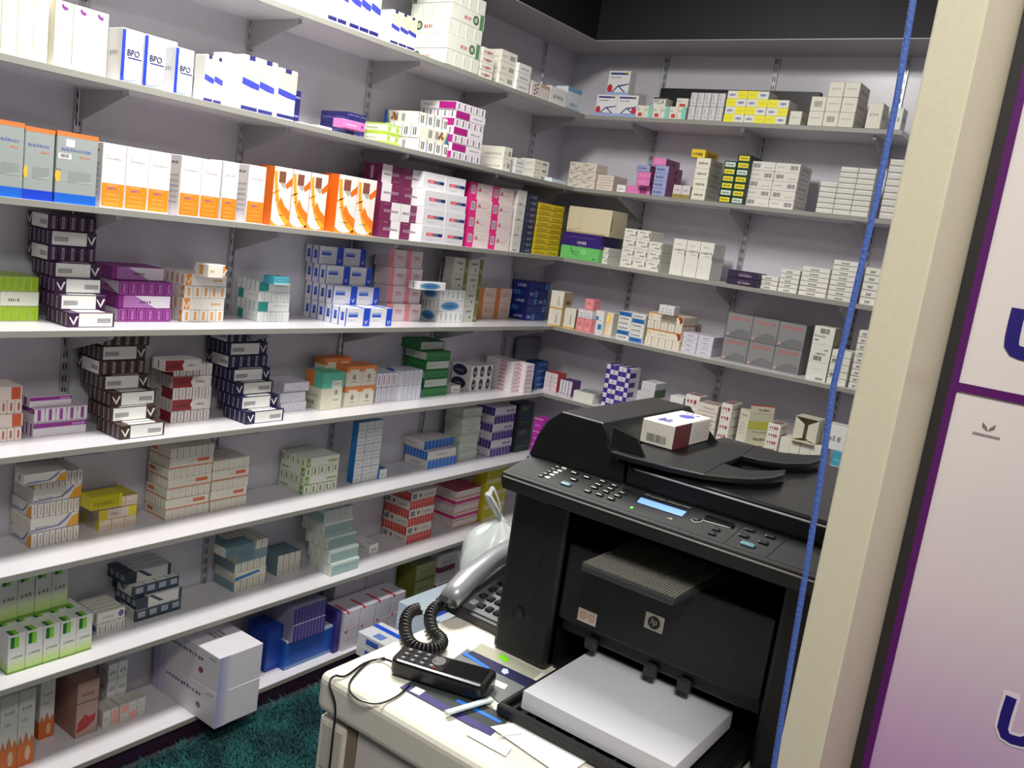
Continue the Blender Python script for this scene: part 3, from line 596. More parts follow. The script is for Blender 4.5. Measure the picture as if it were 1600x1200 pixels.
@style('lexin', (132, 132, 132))
def _(c, alt): c.text('F', 'LEXIN 500', .14, .74, .86, .86, (214, 70, 56)); c.poly('F', [(.1, .04), (.95, .04), (.95, .3), (.8, .34), (.66, .4), (.5, .36), (.3, .24)], (112, 112, 114)); c.rect('F', .06, .08, .16, .16, (206, 150, 150), 2); c.scrib('F', .2, .1, .45, .15, (90, 88, 90)); c.rect('F', .0, .98, 1, 1, (90, 90, 90)); c.rect('r', 0, 0, 1, 1, (120, 120, 122))
@style('kenalin', (218, 216, 206))
def _(c, alt):
    if alt == 2: c.bars('F', .3, .62, .75, .9); c.text('F', 'Kenalin', .08, .4, .6, .55, (60, 60, 60)); c.rect('F', .1, .2, .3, .26, (80, 80, 80))
    elif alt == 1: c.bars('F', .2, .1, .6, .36); c.scrib('F', .3, .45, .75, .56, (80, 80, 80)); c.rect('F', .65, .7, .85, .75, (80, 80, 80))
    else: c.bars('F', .5, .06, .85, .18); c.rect('F', .2, .6, .6, .64, (196, 192, 182))
    c.rect('r', 0, 0, 1, 1, (150, 148, 124))
@style('barflat', (218, 216, 204))
def _(c, alt): c.bars('F', .08, .2, .45, .7, (60, 60, 56)) if alt % 2 else c.scrib('F', .3, .5, .8, .6, (190, 186, 176)); c.rect('F', 0, 0, 1, .06, (120, 118, 110))
@style('redside', (222, 210, 214))
def _(c, alt): c.scrib('F', .2, .4, .8, .6, (190, 150, 160)); c.rect('F', 0, 0, 1, .08, (180, 150, 160)); c.rect('r', 0, 0, 1, 1, (180, 60, 56)); c.rect('t', 0, 0, 1, 1, (176, 60, 60))
@style('purpleside', (220, 216, 222))
def _(c, alt): c.rect('F', .7, 0, .9, 1, (170, 160, 180)); c.rect('r', 0, 0, 1, 1, (96, 44, 116)); c.rect('t', 0, 0, 1, 1, (84, 56, 100)); c.scrib('F', .3, .1, .7, .2, (150, 110, 160))
@style('whitetop', (222, 220, 206))
def _(c, alt): c.rect('t', .1, .1, .9, .9, (190, 192, 190))
@style('checker', (222, 220, 226))
def _(c, alt): c.rect('F', *((0, .0, .55, 1) if alt % 2 else (.5, 0, 1, 1)), (64, 44, 140)); c.scrib('F', *((.62, .4, .9, .6) if alt % 2 else (.1, .4, .4, .6)), (150, 146, 170)); c.rect('r', 0, 0, .6, 1, (64, 44, 140)) if alt % 2 else None; c.rect('t', 0, 0, .6, 1, (60, 46, 120))
@style('greenside', (206, 204, 206))
def _(c, alt): c.scrib('F', .2, .4, .7, .5, (184, 182, 186)); c.rect('r', 0, 0, 1, .55, (84, 116, 64)); c.scrib('t', .3, .4, .7, .6, (180, 180, 180))
@style('naturcol', (222, 214, 204))
def _(c, alt): c.text('F', 'Naturpil', .28, .3, .82, .66, (180, 70, 72)); c.rect('t', .1, .1, .9, .9, (170, 150, 146)); c.rect('F', 0, 0, 1, .06, (150, 140, 134)); c.rect('r', 0, 0, 1, 1, (196, 190, 180))
@style('yellowgreen', (216, 216, 196))
def _(c, alt): c.scrib('F', .2, .82, .8, .86, (80, 80, 76)); 
@style('whitecream', (226, 224, 208))
def _(c, alt): c.rect('F', .0, .0, .02, 1, (170, 168, 156)); c.rect('F', .5, .1, .52, .9, (190, 186, 170))
@style('tealblock', (70, 160, 180))
def _(c, alt): c.rect('F', 0, 0, 1, .2, (180, 206, 210)); c.scrib('F', .2, .5, .8, .6, (150, 206, 216))
@style('onprinter', (232, 228, 216))
def _(c, alt):
    c.bars('F', .2, .14, .8, .46, DK, n=16); c.rect('r', 0, .0, .44, .98, (104, 46, 48))
    for k in range(9): c.rect('r', .52+.05*k, .15, .532+.05*k, .85, (176, 170, 158))
    c.scrib('t', .3, .1, .7, .3, (80, 84, 170), n=4); c.oval('t', .55, .68, .22, .12, (90, 96, 190)); c.scrib('t', .3, .84, .8, .92, (120, 124, 190))

KIND = dict(bpo='blue_striped_carton', creamtall='tall_cream_carton', lotion='lotion_carton', whitetall='tall_white_carton', navy='navy_carton', pinkflat='flat_pink_carton', limewhite='lime_striped_carton', flower='flower_print_carton', magenta='magenta_panel_carton', plain='plain_white_carton', plainbar='barcode_carton', redtext='red_lettered_carton', greenlogo='green_logo_carton', dotpink='dotted_carton', bluetop='blue_topped_carton', greyblue='grey_supplement_carton', whiteorange='orange_foot_carton', curve='swoosh_carton', plum='plum_carton', redblue='red_blue_stripe_carton', pinkfloral='pink_floral_carton', whitefloral='floral_carton', darknavy='thin_navy_carton', yellow='thin_yellow_carton', lime='lime_carton', purpletower='purple_leaf_carton', browntower='brown_leaf_carton', navytower='navy_leaf_carton', violet='violet_carton', orangewhite='orange_mark_carton', tealwhite='teal_patch_carton', bluewhite='blue_chevron_carton', pinkwhite='rose_carton', ellipse='blue_oval_carton', olivewhite='olive_stripe_carton', peach='peach_carton', darkblue='dark_blue_carton', redpatch='red_patch_carton', violetbar='violet_bar_carton', redwhite='dark_red_carton', glosswhite='glossy_white_carton', tealcube='teal_topped_carton', orangecube='orange_topped_carton', whiteredblue='red_tick_carton', whiteblue='blue_panel_carton', green='green_carton', blackoval='black_oval_carton', flatpink='pink_print_carton', darkblue2='dark_blue_carton', wave='wave_print_carton', yellowpink='yellow_pink_carton', yellowlong='yellow_carton', orangeline='orange_line_carton', greenleaf='green_leaf_carton', blueside='blue_sided_carton', bluewhite2='bright_blue_carton', palegreen='pale_green_carton', indigo='indigo_carton', darkteal='dark_carton', magbox='magenta_carton', greenfade='lime_fade_carton', whitegrey='grey_white_carton', tealnavy='dark_teal_carton', tealtower='grey_blue_carton', tealtop='teal_lid_carton', paleteal='pale_teal_carton', redbar='red_bar_carton', pinkbar='pink_bar_carton', yellow2='yellow_carton', orangefoot='flame_print_carton', redbrown='red_brown_carton', whitepinksmall='small_pink_carton', lilacbig='large_lilac_carton', royal='royal_blue_carton', royaltray='blue_tray_carton', purpleends='slim_purple_carton', purplecase='purple_carton', whiteredline='red_line_carton', olive='olive_carton', plumline='plum_band_carton', redapple='red_apple_carton', creamred='small_cream_carton', blacktop='black_topped_carton', greyends='grey_carton', yellowlogo='yellow_white_carton', creamtext='cream_carton', zinc='tick_mark_carton', creampink='cream_pink_carton', pinkbox='pink_carton', lilacbox='lilac_carton', creamgold='gold_base_carton', yellowtop='yellow_carton', creamside='cream_tower_carton', greenyellow='green_yellow_carton', whitebarcode='large_barcode_carton', silver='silver_white_carton', whitelilac='lilac_white_carton', omee='purple_green_carton', creamcarton='opened_cream_carton', whitebrand='small_print_carton', tallwhite='standing_white_carton', darkpurple='dark_purple_carton', flatwhite='flat_white_carton', goldwhite='tan_sided_carton', pinksmall='small_pink_carton', whitesmall='tiny_white_carton', bluelabel='blue_label_carton', yellowlabel='yellow_label_carton', allerg='thin_blue_white_carton', butterfly='butterfly_carton', lexin='grey_carton', kenalin='square_barcode_carton', barflat='flat_barcode_carton', redside='red_sided_carton', purpleside='purple_sided_carton', whitetop='low_white_carton', checker='chequered_carton', greenside='green_sided_carton', naturcol='red_script_carton', whitecream='white_block_carton', tealblock='teal_carton', onprinter='maroon_panel_carton', lightblue='pale_blue_carton')
MESHC = {}
def carton_mesh(st, w, d, h, alt=0):
    key = (st, round(w, 4), round(d, 4), round(h, 4), alt)
    if key not in MESHC:
        base, fn = ST[st]; c = Carton(w, d, h, base); fn(c, alt); MESHC[key] = c.mesh('carton')
    return MESHC[key]
LABELS = {}
HIDDEN = set()
def put(st, w, d, h, M, label, group, alt=0, name=None, cat='carton'):
    name = name or KIND.get(st, 'medicine_carton')
    if label in HIDDEN: return None
    o = bpy.data.objects.new(name, carton_mesh(st, w, d, h, alt)); COL.objects.link(o); o.matrix_world = M
    LABELS.setdefault(label, []).append(group)
    return tag(o, label, cat, group)
class Fr: pass
SHX = {}
def frame(wall, sh, b, r, top=None, sb=None, h=None, on=None, ov=0.0):
    """turn photo measurements of a stack's front face into metres on its shelf"""
    F = Fr(); F.wall = wall; F.sh = sh
    F.z = zs(sh) if on is None else on.z+on.H+0.0004
    F.a, F.o = (Vector((0, 1, 0)), Vector((1, 0, 0))) if wall == 'L' else (Vector((1, 0, 0)), Vector((0, -1, 0)))
    E0 = Vector((D, 0, F.z)) if wall == 'L' else Vector((0, -D, F.z))
    if isinstance(b, tuple):
        P = onz(b[0], b[1], F.z); F.fw = (P-E0).dot(F.o)
        F.fw = max(-0.2 if sh != 3 else -0.03, min(F.fw, ov))
        F.s0 = solve_px(E0+F.o*F.fw, F.a, b[0])
    else:
        F.fw = -sb; F.s0 = solve_px(E0+F.o*F.fw, F.a, b)
    P0 = E0+F.o*F.fw
    F.W = solve_px(P0, F.a, r)-F.s0
    F.H = h if h else solve_py(P0+F.a*F.s0, Vector((0, 0, 1)), top)
    F.E0 = E0
    mx = DZ-T-(F.z-zs(sh))-0.004
    if F.H > mx: F.H = mx
    F.rz = math.pi/2 if wall == 'L' else 0.0
    return F
def place(F, along, fwd_c, z, extra=0.0):
    p = F.E0+F.a*along+F.o*fwd_c; p.z = z
    return Matrix.Translation(p) @ Matrix.Rotation(F.rz+extra, 4, 'Z')
def rowname(k, n): return 'bottom row' if k == 0 else ('top row' if k == n-1 else '%s row up' % ORD[k+1])
def colname(k, n): return {0: 'leftmost', n-1: 'rightmost'}.get(k, '%s from left' % ORD[k+1]) if n > 1 else ''
def join(*p): return ', '.join(x for x in p if x)
REG = []
def grid(look, where, st, fr, nx=1, nz=1, d=0.06, nd=1, cols=None, fs=None, alt=None, jit=0.0012, name=None):
    """nx by nz face of cartons, nd deep"""
    F = fr; REG.append((look, where, F)); w = F.W/nx; h = F.H/nz; d = min(d, max(0.012, (D-0.012+F.fw)/nd)) if F.fw <= 0.02 else d
    F.dd = d*nd
    r = random.Random(hash(look+where) & 0xffff if False else sum(map(ord, look+where)))
    for i in range(nx):
        kmax = cols[i] if cols else nz
        for k in range(kmax):
            off = (fs[k] if fs else 0.0)+r.uniform(-jit, 0)
            for q in range(nd):
                a = alt(i, k) if alt else k+i
                M = place(F, F.s0+w*(i+.5), F.fw+off-d*(q+.5), F.z+h*k, r.uniform(-.004, .004) if nx == 1 else 0)
                put(st, max(w-0.0012, .004), d-0.0012, h-0.0003, M, join(look, colname(i, nx), rowname(k, kmax) if kmax > 1 else '', ('' if q == 0 else '%s deep' % ORD[q+1]), where), look+' '+where, a, name)
    return F
def cross(look, where, st, fr, n, lay, sh=None, dep=None, st2=None):
    """layers laid crosswise: E shows the carton ends to the front, S shows one long side"""
    F = fr; REG.append((look, where, F)); L = F.W; nl = len(lay); h = F.H/nl; dep = dep or L
    dep = min(dep, D-0.012+F.fw) if F.fw <= 0.001 else dep
    r = random.Random(sum(map(ord, look+where)))
    for k, c in enumerate(lay):
        ja, jf = (r.uniform(-.0025, .0025), r.uniform(-.003, 0)) if k else (0, 0)
        al, fo = (sh[k] if sh and k < len(sh) else (0, 0)); s = st; al += ja; fo += jf
        for q in range(n):
            if c == 'E':
                t = L/n; M = place(F, F.s0+al+t*(q+.5), F.fw+fo-dep/2, F.z+h*k, math.pi/2 if k % 2 else -math.pi/2)
                put(s, dep-.001, t-.001, h-.0003, M, join(look, colname(q, n), rowname(k, nl), where), look+' '+where, k)
            else:
                t = dep/n; M = place(F, F.s0+al+L/2, F.fw+fo-t*(q+.5), F.z+h*k)
                put(s, L-.001, t-.001, h-.0003, M, join(look, 'front' if q == 0 else '%s from front' % ORD[q+1], rowname(k, nl), where), look+' '+where, k)
    return F

# ================================================================= STOCK ON THE LEFT WALL
G = grid; X = cross; f_ = frame
# shelf 1 (uppermost stocked)
G('plain cream tall carton', 'high left shelf', 'creamtall', f_('L', 1, 423, 511, sb=.006, h=.17), 4, 1, .05)
G('white lotion carton with blue band', 'high left, narrow pair', 'lotion', f_('L', 1, 512, 541, sb=.004, h=.15), 2, 1, .045)
G('white lotion carton with blue band', 'high left, middle three', 'lotion', f_('L', 1, 545, 591, sb=.004, h=.15), 3, 1, .045)
G('white lotion carton with blue band', 'beside green-logo cartons', 'lotion', f_('L', 1, (609, 67), 648, 14), 3, 1, .06)
X('white carton with green logo', 'high left tower', 'greenlogo', f_('L', 1, (695, 97), 747, -22), 4, 'ESESE')
G('white carton with red lettering', 'right of green-logo tower', 'redtext', f_('L', 1, (749, 119), 769, 72), 1, 4, .1)
G('dull white carton', 'high left, before the pink-dotted carton', 'plainbar', f_('L', 1, (778, 131), 803, 76), 1, 3, .09)
G('dull grey-white carton', 'left of the pink-dotted carton', 'plain', f_('L', 1, (806, 140), 826, 97), 1, 3, .08)
G('pale pink carton with dark dots', 'high left near corner', 'dotpink', f_('L', 1, (829, 149), 857, 125), 1, 1, .06)
G('white square carton', 'between pink-dotted and blue-topped cartons', 'plain', f_('L', 1, (858, 160), 884, 133), 1, 1, .05)
G('white carton with pale blue top', 'high left at the corner', 'bluetop', f_('L', 1, (884, 170), 905, 134), 1, 1, .06)
# shelf 2
G('overexposed cream tall carton', 'far left of second shelf', 'creamtall', f_('L', 2, -25, 74, sb=.008, h=.235), 4, 1, .055)
G('cream tall carton with purple flower', 'left of the blue-edged cartons', 'creamtall', f_('L', 2, 83, 166, sb=.008, top=-2), 3, 1, .055)
G('white carton with blue edge stripe', 'first of the row', 'bpo', f_('L', 2, (187, 125), 221, 42), 1, 1, .06)
G('white carton with blue edge stripe', 'second of the row', 'bpo', f_('L', 2, (222, 133), 256, 52), 1, 1, .06)
G('white carton with blue edge stripe', 'set back between two others', 'bpo', f_('L', 2, 250, 273, sb=.05, top=60), 1, 1, .05)
G('white carton with blue edge stripe', 'last of the row', 'bpo', f_('L', 2, (271, 145), 300, 72), 1, 1, .06)
G('white and pale green lotion carton', 'set back right of blue-edged cartons', 'lotion', f_('L', 2, 317, 347, sb=.045, top=84), 2, 1, .045)
G('plain bright white tall carton', 'right of blue-edged cartons', 'whitetall', f_('L', 2, (349, 166), 373, 81), 1, 1, .06)
G('bright white lotion carton', 'right of the plain white carton', 'lotion', f_('L', 2, (375, 172), 428, 84), 2, 1, .05)
G('bright white lotion carton', 'end of the bright row', 'lotion', f_('L', 2, (431, 184), 459, 105), 1, 1, .05)
G('narrow navy carton', 'peeking out beside bright lotion cartons', 'navy', f_('L', 2, 456, 467, sb=.05, top=140), 1, 1, .03)
G('small clear flat carton', 'second shelf, before the navy pile', 'plain', f_('L', 2, 466, 485, sb=.03, h=.006), 1, 1, .04)
G('small white flat carton', 'left of the pink carton', 'plain', f_('L', 2, (497, 204), 519, 195), 1, 1, .05)
fr = G('navy flat carton', 'under the pink carton', 'navy', f_('L', 2, (537, 214), 569, h=.016), 1, 1, .05)
G('bright pink flat carton', 'on the navy carton', 'pinkflat', f_('L', 2, 536, 571, sb=.003, h=.024, on=fr), 1, 1, .045)
G('navy carton', 'pile behind the pink carton', 'navy', f_('L', 2, 541, 569, sb=.06, top=174), 3, 2, .12)
G('lime and white carton', 'beside the pink carton', 'limewhite', f_('L', 2, (600, 223), 625, 192), 2, 2, .10)
X('cream carton with brown flowers', 'second left shelf', 'flower', f_('L', 2, (653, 236), 701, 174), 4, 'ESE', [(0, 0), (.0, 0), (-.0, -.012)])
X('white and magenta carton', 'tower on second left shelf', 'magenta', f_('L', 2, (704, 247), 750, 158), 5, 'ESESESE')
G('white carton with small barcode', 'right of magenta tower', 'plainbar', f_('L', 2, (784, 267), 797, 229), 1, 2, .11)
G('white carton', 'between two barcode cartons, second shelf', 'plain', f_('L', 2, (803, 272), 818, 246), 1, 2, .08)
G('pale white carton with barcode', 'second shelf nearest the corner', 'plainbar', f_('L', 2, (832, 280), 855, 248), 1, 3, .07)
G('teal grey flat carton', 'second shelf in the corner', 'bluetop', f_('L', 2, 862, 884, sb=.03, h=.02), 1, 1, .05)
# shelf 3
G('grey carton with blue foot', 'leftmost under orange rim', 'greyblue', f_('L', 3, -16, 35, sb=.006, top=184), 1, 1, .08, alt=lambda i, k: 0)
G('grey carton with blue foot', 'middle of three', 'greyblue', f_('L', 3, 35, 82, sb=.005, top=196), 1, 1, .08, alt=lambda i, k: 1)
G('wider grey carton with blue foot', 'with white price sticker', 'greyblue', f_('L', 3, 84, 149, sb=.005, top=203), 1, 1, .08, alt=lambda i, k: 2)
G('white and orange carton', 'beside the grey cartons', 'whiteorange', f_('L', 3, 156, 263, sb=.016, top=222), 3, 1, .06)
G('white and orange carton', 'middle pair', 'whiteorange', f_('L', 3, 278, 341, sb=.003, top=242), 2, 1, .06)
G('narrow white and orange carton', 'after the middle pair', 'whiteorange', f_('L', 3, 343, 368, sb=.003, top=251), 1, 1, .06)
G('white and orange carton', 'standing last of the row', 'whiteorange', f_('L', 3, 383, 410, sb=.002, top=257), 1, 1, .06)
G('orange swoosh carton with brown window', 'third left shelf, first group', 'curve', f_('L', 3, (422, 351), 506, 259), 3, 1, .07)
G('orange swoosh carton with brown window', 'beside plum cartons', 'curve', f_('L', 3, (522, 363), 581, 272), 2, 1, .07)
G('plum and white carton', 'third left shelf', 'plum', f_('L', 3, (592, 370), 653, 256), 2, 4, .085, fs=[0, -.006, -.01, -.016], alt=lambda i, k: (i+k // 2+(k == 0 and i)) % 2)
G('white carton with red-blue stripe', 'third left shelf', 'redblue', f_('L', 3, (657, 378), 723, 268), 2, 4, .08, fs=[0, -.003, -.006, -.02])
G('pink floral carton with barcode', 'third left shelf', 'pinkfloral', f_('L', 3, (727, 385), 795, 284), 2, 4, .08, fs=[0, -.002, -.004, -.01])
G('grey-white floral carton', 'right of pink floral cartons', 'whitefloral', f_('L', 3, (798, 391), 812, 296), 1, 4, .08)
G('dark navy thin carton', 'beside the yellow stack', 'darknavy', f_('L', 3, (814, 392), 830, 302), 1, 10, .11)
G('yellow thin carton', 'corner stack, third left shelf', 'yellow', f_('L', 3, (832, 395), 872, 316), 2, 9, .08)
# shelf 4
X('lime green carton', 'far left of fourth shelf', 'lime', f_('L', 4, (-1, 502), 60, 431), 5, 'ESE')
X('dark purple leaf-logo carton', 'tall tower', 'purpletower', f_('L', 4, (106, 512), 179, h=.2506), 5, 'SSSSESE', [(0, 0), (-.003, -.036), (-.005, -.055), (-.006, -.062), (-.01, -.078), (-.01, -.08), (-.014, -.083)], dep=.102)
X('violet carton with diagonal label', 'fourth left shelf', 'violet', f_('L', 4, (184, 503), 267, 418), 6, 'ESES', [(0, 0), (0, 0), (0, 0), (-.006, -.03)])
fr = X('white carton with orange marks', 'fourth left shelf', 'orangewhite', f_('L', 4, (284, 503), 349, 427), 5, 'ESES')
G('white and orange small carton', 'standing on the orange-marked stack', 'orangewhite', f_('L', 4, 325, 352, sb=.03, h=.035, on=fr), 1, 1, .06)
fr = X('white carton with teal patch', 'fourth left shelf', 'tealwhite', f_('L', 4, (402, 503), 451, 440), 5, 'ESES', dep=.10)
G('small teal carton', 'on top of the teal-patch stack', 'tealblock', f_('L', 4, 428, 452, sb=.05, h=.022, on=fr), 1, 1, .05)
fr = G('white carton with blue V stripe', 'big blue block, bottom row', 'bluewhite', f_('L', 4, (539, 510), 611, h=.058), 2, 1, .0325, nd=6)
F = f_('L', 4, 519, 591, sb=.095, h=.058, on=fr); G('white carton with blue V stripe', 'big blue block, second row', 'bluewhite', F, 2, 1, .0325, nd=4); F1 = F
F = f_('L', 4, 508, 580, sb=.134, h=.058, on=F1); G('white carton with blue V stripe', 'big blue block, third row', 'bluewhite', F, 2, 1, .0325, nd=3); F1 = F
F = f_('L', 4, 497, 571, sb=.165, h=.0565, on=F1); G('white carton with blue V stripe', 'big blue block, top row', 'bluewhite', F, 2, 1, .0325, nd=2)
G('white and rose-pink carton', 'behind the blue block', 'pinkwhite', f_('L', 4, (604, 502), 656, 390), 2, 4, .07, fs=[0, -.01, -.012, -.02])
fr = X('white carton with blue oval', 'fourth left shelf', 'ellipse', f_('L', 4, (684, 504), 722, 452), 5, 'ESE', dep=.09)
G('white carton with blue oval', 'alone on top, set back', 'ellipse', f_('L', 4, 654, 696, sb=.04, h=.028, on=fr), 1, 1, .05)
G('olive and white carton', 'behind blue-oval stack', 'olivewhite', f_('L', 4, 698, 744, sb=.10, top=402), 2, 4, .045)
G('peach and white carton', 'fourth left shelf', 'peach', f_('L', 4, (745, 497), 795, 449), 2, 2, .07)
G('dark blue carton', 'corner stack, fourth left shelf', 'darkblue', f_('L', 4, (821, 501), 851, 441), 2, 5, .09)
# shelf 5
X('white carton with orange-red patch', 'far left of fifth shelf', 'redpatch', f_('L', 5, (-26, 694), 34, 606), 5, 'ESES')
fr = X('white carton with violet bar', 'fifth left shelf', 'violetbar', f_('L', 5, (51, 684), 135, 640), 5, 'SE', dep=.13)
G('white carton with violet bar', 'lying on top at back', 'violetbar', f_('L', 5, 46, 112, sb=.14, h=.026, on=fr), 1, 1, .04)
X('brown leaf-logo carton', 'brown tower', 'browntower', f_('L', 5, (187, 688), 257, h=.2585), 5, 'SSSSESE', [(0, 0), (-.003, -.038), (-.004, -.046), (-.01, -.075), (-.012, -.082), (-.013, -.085), (-.01, -.08)], dep=.11)
fr = X('white and dark red carton', 'fifth left shelf', 'redwhite', f_('L', 5, (266, 662), 327, 571), 6, 'ESESE')
G('dark red carton', 'on top of the red stack', 'redwhite', f_('L', 5, 258, 315, sb=.05, h=.03, on=fr), 1, 1, .06, alt=lambda i, k: 1)
X('navy leaf-logo carton', 'navy tower', 'navytower', f_('L', 5, (384, 664), 443, h=.2585), 5, 'SSSSESE', [(0, 0), (-.003, -.03), (-.004, -.05), (-.007, -.064), (-.012, -.078), (-.014, -.08), (-.018, -.082)], dep=.106)
X('glossy white carton', 'between navy tower and teal-topped carton', 'glosswhite', f_('L', 5, (438, 645), 478, 600), 5, 'ESS', [(0, 0), (-.004, 0), (.01, -.006)], dep=.1)
G('cream carton with teal top', 'fifth left shelf', 'tealcube', f_('L', 5, (500, 642), 533, 583), 1, 1, .08)
G('cream carton with orange top', 'beside teal-topped carton', 'orangecube', f_('L', 5, (537, 637), 583, 573), 2, 2, .07)
fr = G('faded teal carton', 'at the back behind the orange-topped cartons', 'tealcube', f_('L', 5, 488, 538, sb=.15, h=.075), 2, 1, .05)
G('cream carton with orange top', 'stacked at the back', 'orangecube', f_('L', 5, 506, 546, sb=.15, h=.08, on=fr), 2, 1, .055)
X('white carton with red tick', 'fifth left shelf', 'whiteredblue', f_('L', 5, (586, 629), 618, 584), 4, 'EE', dep=.09)
X('white carton with blue panel', 'left of the green tower', 'whiteblue', f_('L', 5, (622, 627), 656, 580), 5, 'EE', dep=.07)
F = f_('L', 5, (660, 621), 697, 536)
X('green carton with pale label', 'green tower', 'green', F, 8, 'ESESES', [(0, 0)]*5+[(-.012, -.03)], dep=.11)
G('small white carton', 'right of the green tower', 'plain', f_('L', 5, (705, 615), 719, 603), 1, 1, .08)
G('white carton with black oval', 'fifth left shelf', 'blackoval', f_('L', 5, (733, 612), 766, 572), 3, 2, .10)
G('flat white carton with pink print', 'left pile near corner', 'flatpink', f_('L', 5, (797, 614), 815, 566), 1, 8, .14)
G('flat white carton with pink print', 'right pile near corner', 'flatpink', f_('L', 5, 817, 830, sb=.015, top=570), 1, 7, .09)
G('dark blue carton', 'alone in corner, fifth shelf', 'darkblue2', f_('L', 5, 834, 852, sb=.06, top=566), 1, 2, .06)
G('grey board', 'leaning in the corner, fifth shelf', 'greyboard', f_('L', 5, 801, 838, sb=.205, top=528), 1, 1, .012, name='grey_board')
# shelf 6
fr = X('white carton with violet wave', 'sixth left shelf', 'wave', f_('L', 6, (48, 857), 123, 743), 8, 'ESESE')
G('white carton with orange tip', 'on top of the violet-wave stack', 'wave', f_('L', 6, 38, 104, sb=.06, h=.026, on=fr), 1, 1, .05)
fr = X('yellow and pink carton', 'sixth left shelf', 'yellowpink', f_('L', 6, (154, 831), 213, 782), 3, 'ESE', dep=.11)
G('yellow long carton', 'on the yellow and pink stack', 'yellowlong', f_('L', 6, 141, 191, sb=.08, h=.036, on=fr), 1, 1, .05)
X('white carton with orange line', 'taller left half, sixth shelf', 'orangeline', f_('L', 6, (258, 814), 326, 702), 7, 'ESESESE')
X('white carton with orange line', 'lower right half, sixth shelf', 'orangeline', f_('L', 6, (328, 800), 385, 722), 7, 'ESESE')
X('white carton with green leaf', 'sixth left shelf', 'greenleaf', f_('L', 6, (473, 774), 526, 718), 5, 'ESES', dep=.13)
G('white carton with blue side', 'slim tower', 'blueside', f_('L', 6, (551, 756), 590, 661), 3, 8, .03)
G('small white carton', 'at the foot of the slim blue tower', 'blueside', f_('L', 6, (592, 749), 604, 734), 1, 1, .05)
X('bright blue and white carton', 'sixth left shelf', 'bluewhite2', f_('L', 6, (667, 734), 712, 693), 8, 'ESE', [(0, 0), (0, .0), (-.0, -.03)], dep=.12)
X('pale grey-green carton', 'left of the indigo tower', 'palegreen', f_('L', 6, (715, 722), 744, 640), 5, 'ESESES', dep=.09)
X('white and indigo carton', 'indigo tower', 'indigo', f_('L', 6, (764, 715), 797, 638), 7, 'ESESES', dep=.11)
G('dark carton with teal oval', 'behind the magenta pile', 'darkteal', f_('L', 6, 803, 826, sb=.09, top=632), 1, 2, .06)
# shelf 7
g0 = f_('L', 7, (11, 1056), 143, 995)
G('white and lime carton', 'front block, seventh shelf', 'greenfade', g0, 5, 1, .056, nd=3)
G('white and lime carton', 'back row standing higher', 'greenfade', f_('L', 7, -2, 105, sb=.125, top=888, on=g0), 4, 1, .05)
X('small grey-white carton', 'beside the lime block', 'whitegrey', f_('L', 7, (151, 994), 195, 960), 5, 'ES', dep=.1)
X('white and dark teal carton', 'seventh left shelf', 'tealnavy', f_('L', 7, (211, 973), 282, 900), 4, 'ESES', [(0, 0), (0, 0), (-.006, -.01), (-.02, -.03)], dep=.13)
fr = X('cream and grey-blue carton', 'seventh left shelf', 'tealtower', f_('L', 7, (365, 926), 414, 852), 5, 'ESESE', dep=.13)
G('dark teal carton', 'on top of the grey-blue stack', 'tealtop', f_('L', 7, 352, 398, sb=.06, h=.03, on=fr), 1, 1, .06)
X('cream carton with teal top', 'seventh left shelf', 'tealtop', f_('L', 7, (432, 901), 468, 869), 4, 'E', dep=.12)
X('pale teal carton', 'stepped tower', 'paleteal', f_('L', 7, (516, 902), 560, h=.258), 4, 'SSSSES', [(0, 0), (0, -.008), (0, -.024), (-.005, -.045), (-.008, -.05), (-.017, -.07)], dep=.11)
G('small cream carton', 'right of the pale teal tower', 'plain', f_('L', 7, (577, 867), 591, 852), 1, 1, .09)
X('red and white carton', 'red tower', 'redbar', f_('L', 7, (634, 851), 673, 771), 9, 'ESESES', dep=.13)
X('white carton with pink bar', 'right of the red tower', 'pinkbar', f_('L', 7, (707, 827), 745, 769), 5, 'SESES', dep=.12)
G('yellow carton', 'behind the plastic bag', 'yellow2', f_('L', 7, 752, 785, sb=.09, top=737), 1, 4, .08)
# shelf 8
G('tall white carton with orange foot', 'bottom shelf, front', 'orangefoot', f_('L', 8, (-2, 1212), 52, 1092), 2, 1, .07)
G('tall white carton with orange foot', 'bottom shelf, set back', 'orangefoot', f_('L', 8, (60, 1158), 84, 1068), 1, 1, .08)
G('red-brown carton', 'bottom left shelf', 'redbrown', f_('L', 8, (117, 1156), 152, 1070), 1, 1, .11)
fr = G('small white and pink carton', 'bottom shelf, front row', 'whitepinksmall', f_('L', 8, (160, 1140), 211, 1113), 4, 1, .06)
G('small white and pink carton', 'bottom shelf, second row', 'whitepinksmall', f_('L', 8, 187, 227, sb=.10, h=.055), 3, 2, .05)
G('grey-white carton', 'back of the bottom shelf', 'plain', f_('L', 8, 165, 196, sb=.165, h=.15), 2, 3, .05)
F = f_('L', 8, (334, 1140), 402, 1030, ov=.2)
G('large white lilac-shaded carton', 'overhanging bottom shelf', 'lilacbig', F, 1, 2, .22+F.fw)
G('royal blue carton', 'right of the large lilac cartons', 'royal', f_('L', 8, (413, 1052), 438, 985), 1, 1, .10)
fr = G('blue tray carton with pale rim', 'bottom left shelf', 'royaltray', f_('L', 8, (443, 1049), 517, 1004), 1, 1, .12)
F = f_('L', 8, 456, 507, sb=.025, top=952, on=fr)
X('slim purple carton', 'standing on the blue tray carton', 'purpleends', F, 10, 'EE', dep=.10)
G('purple upright carton', 'right of blue tray carton', 'purplecase', f_('L', 8, (520, 1022), 529, 958), 1, 1, .11)
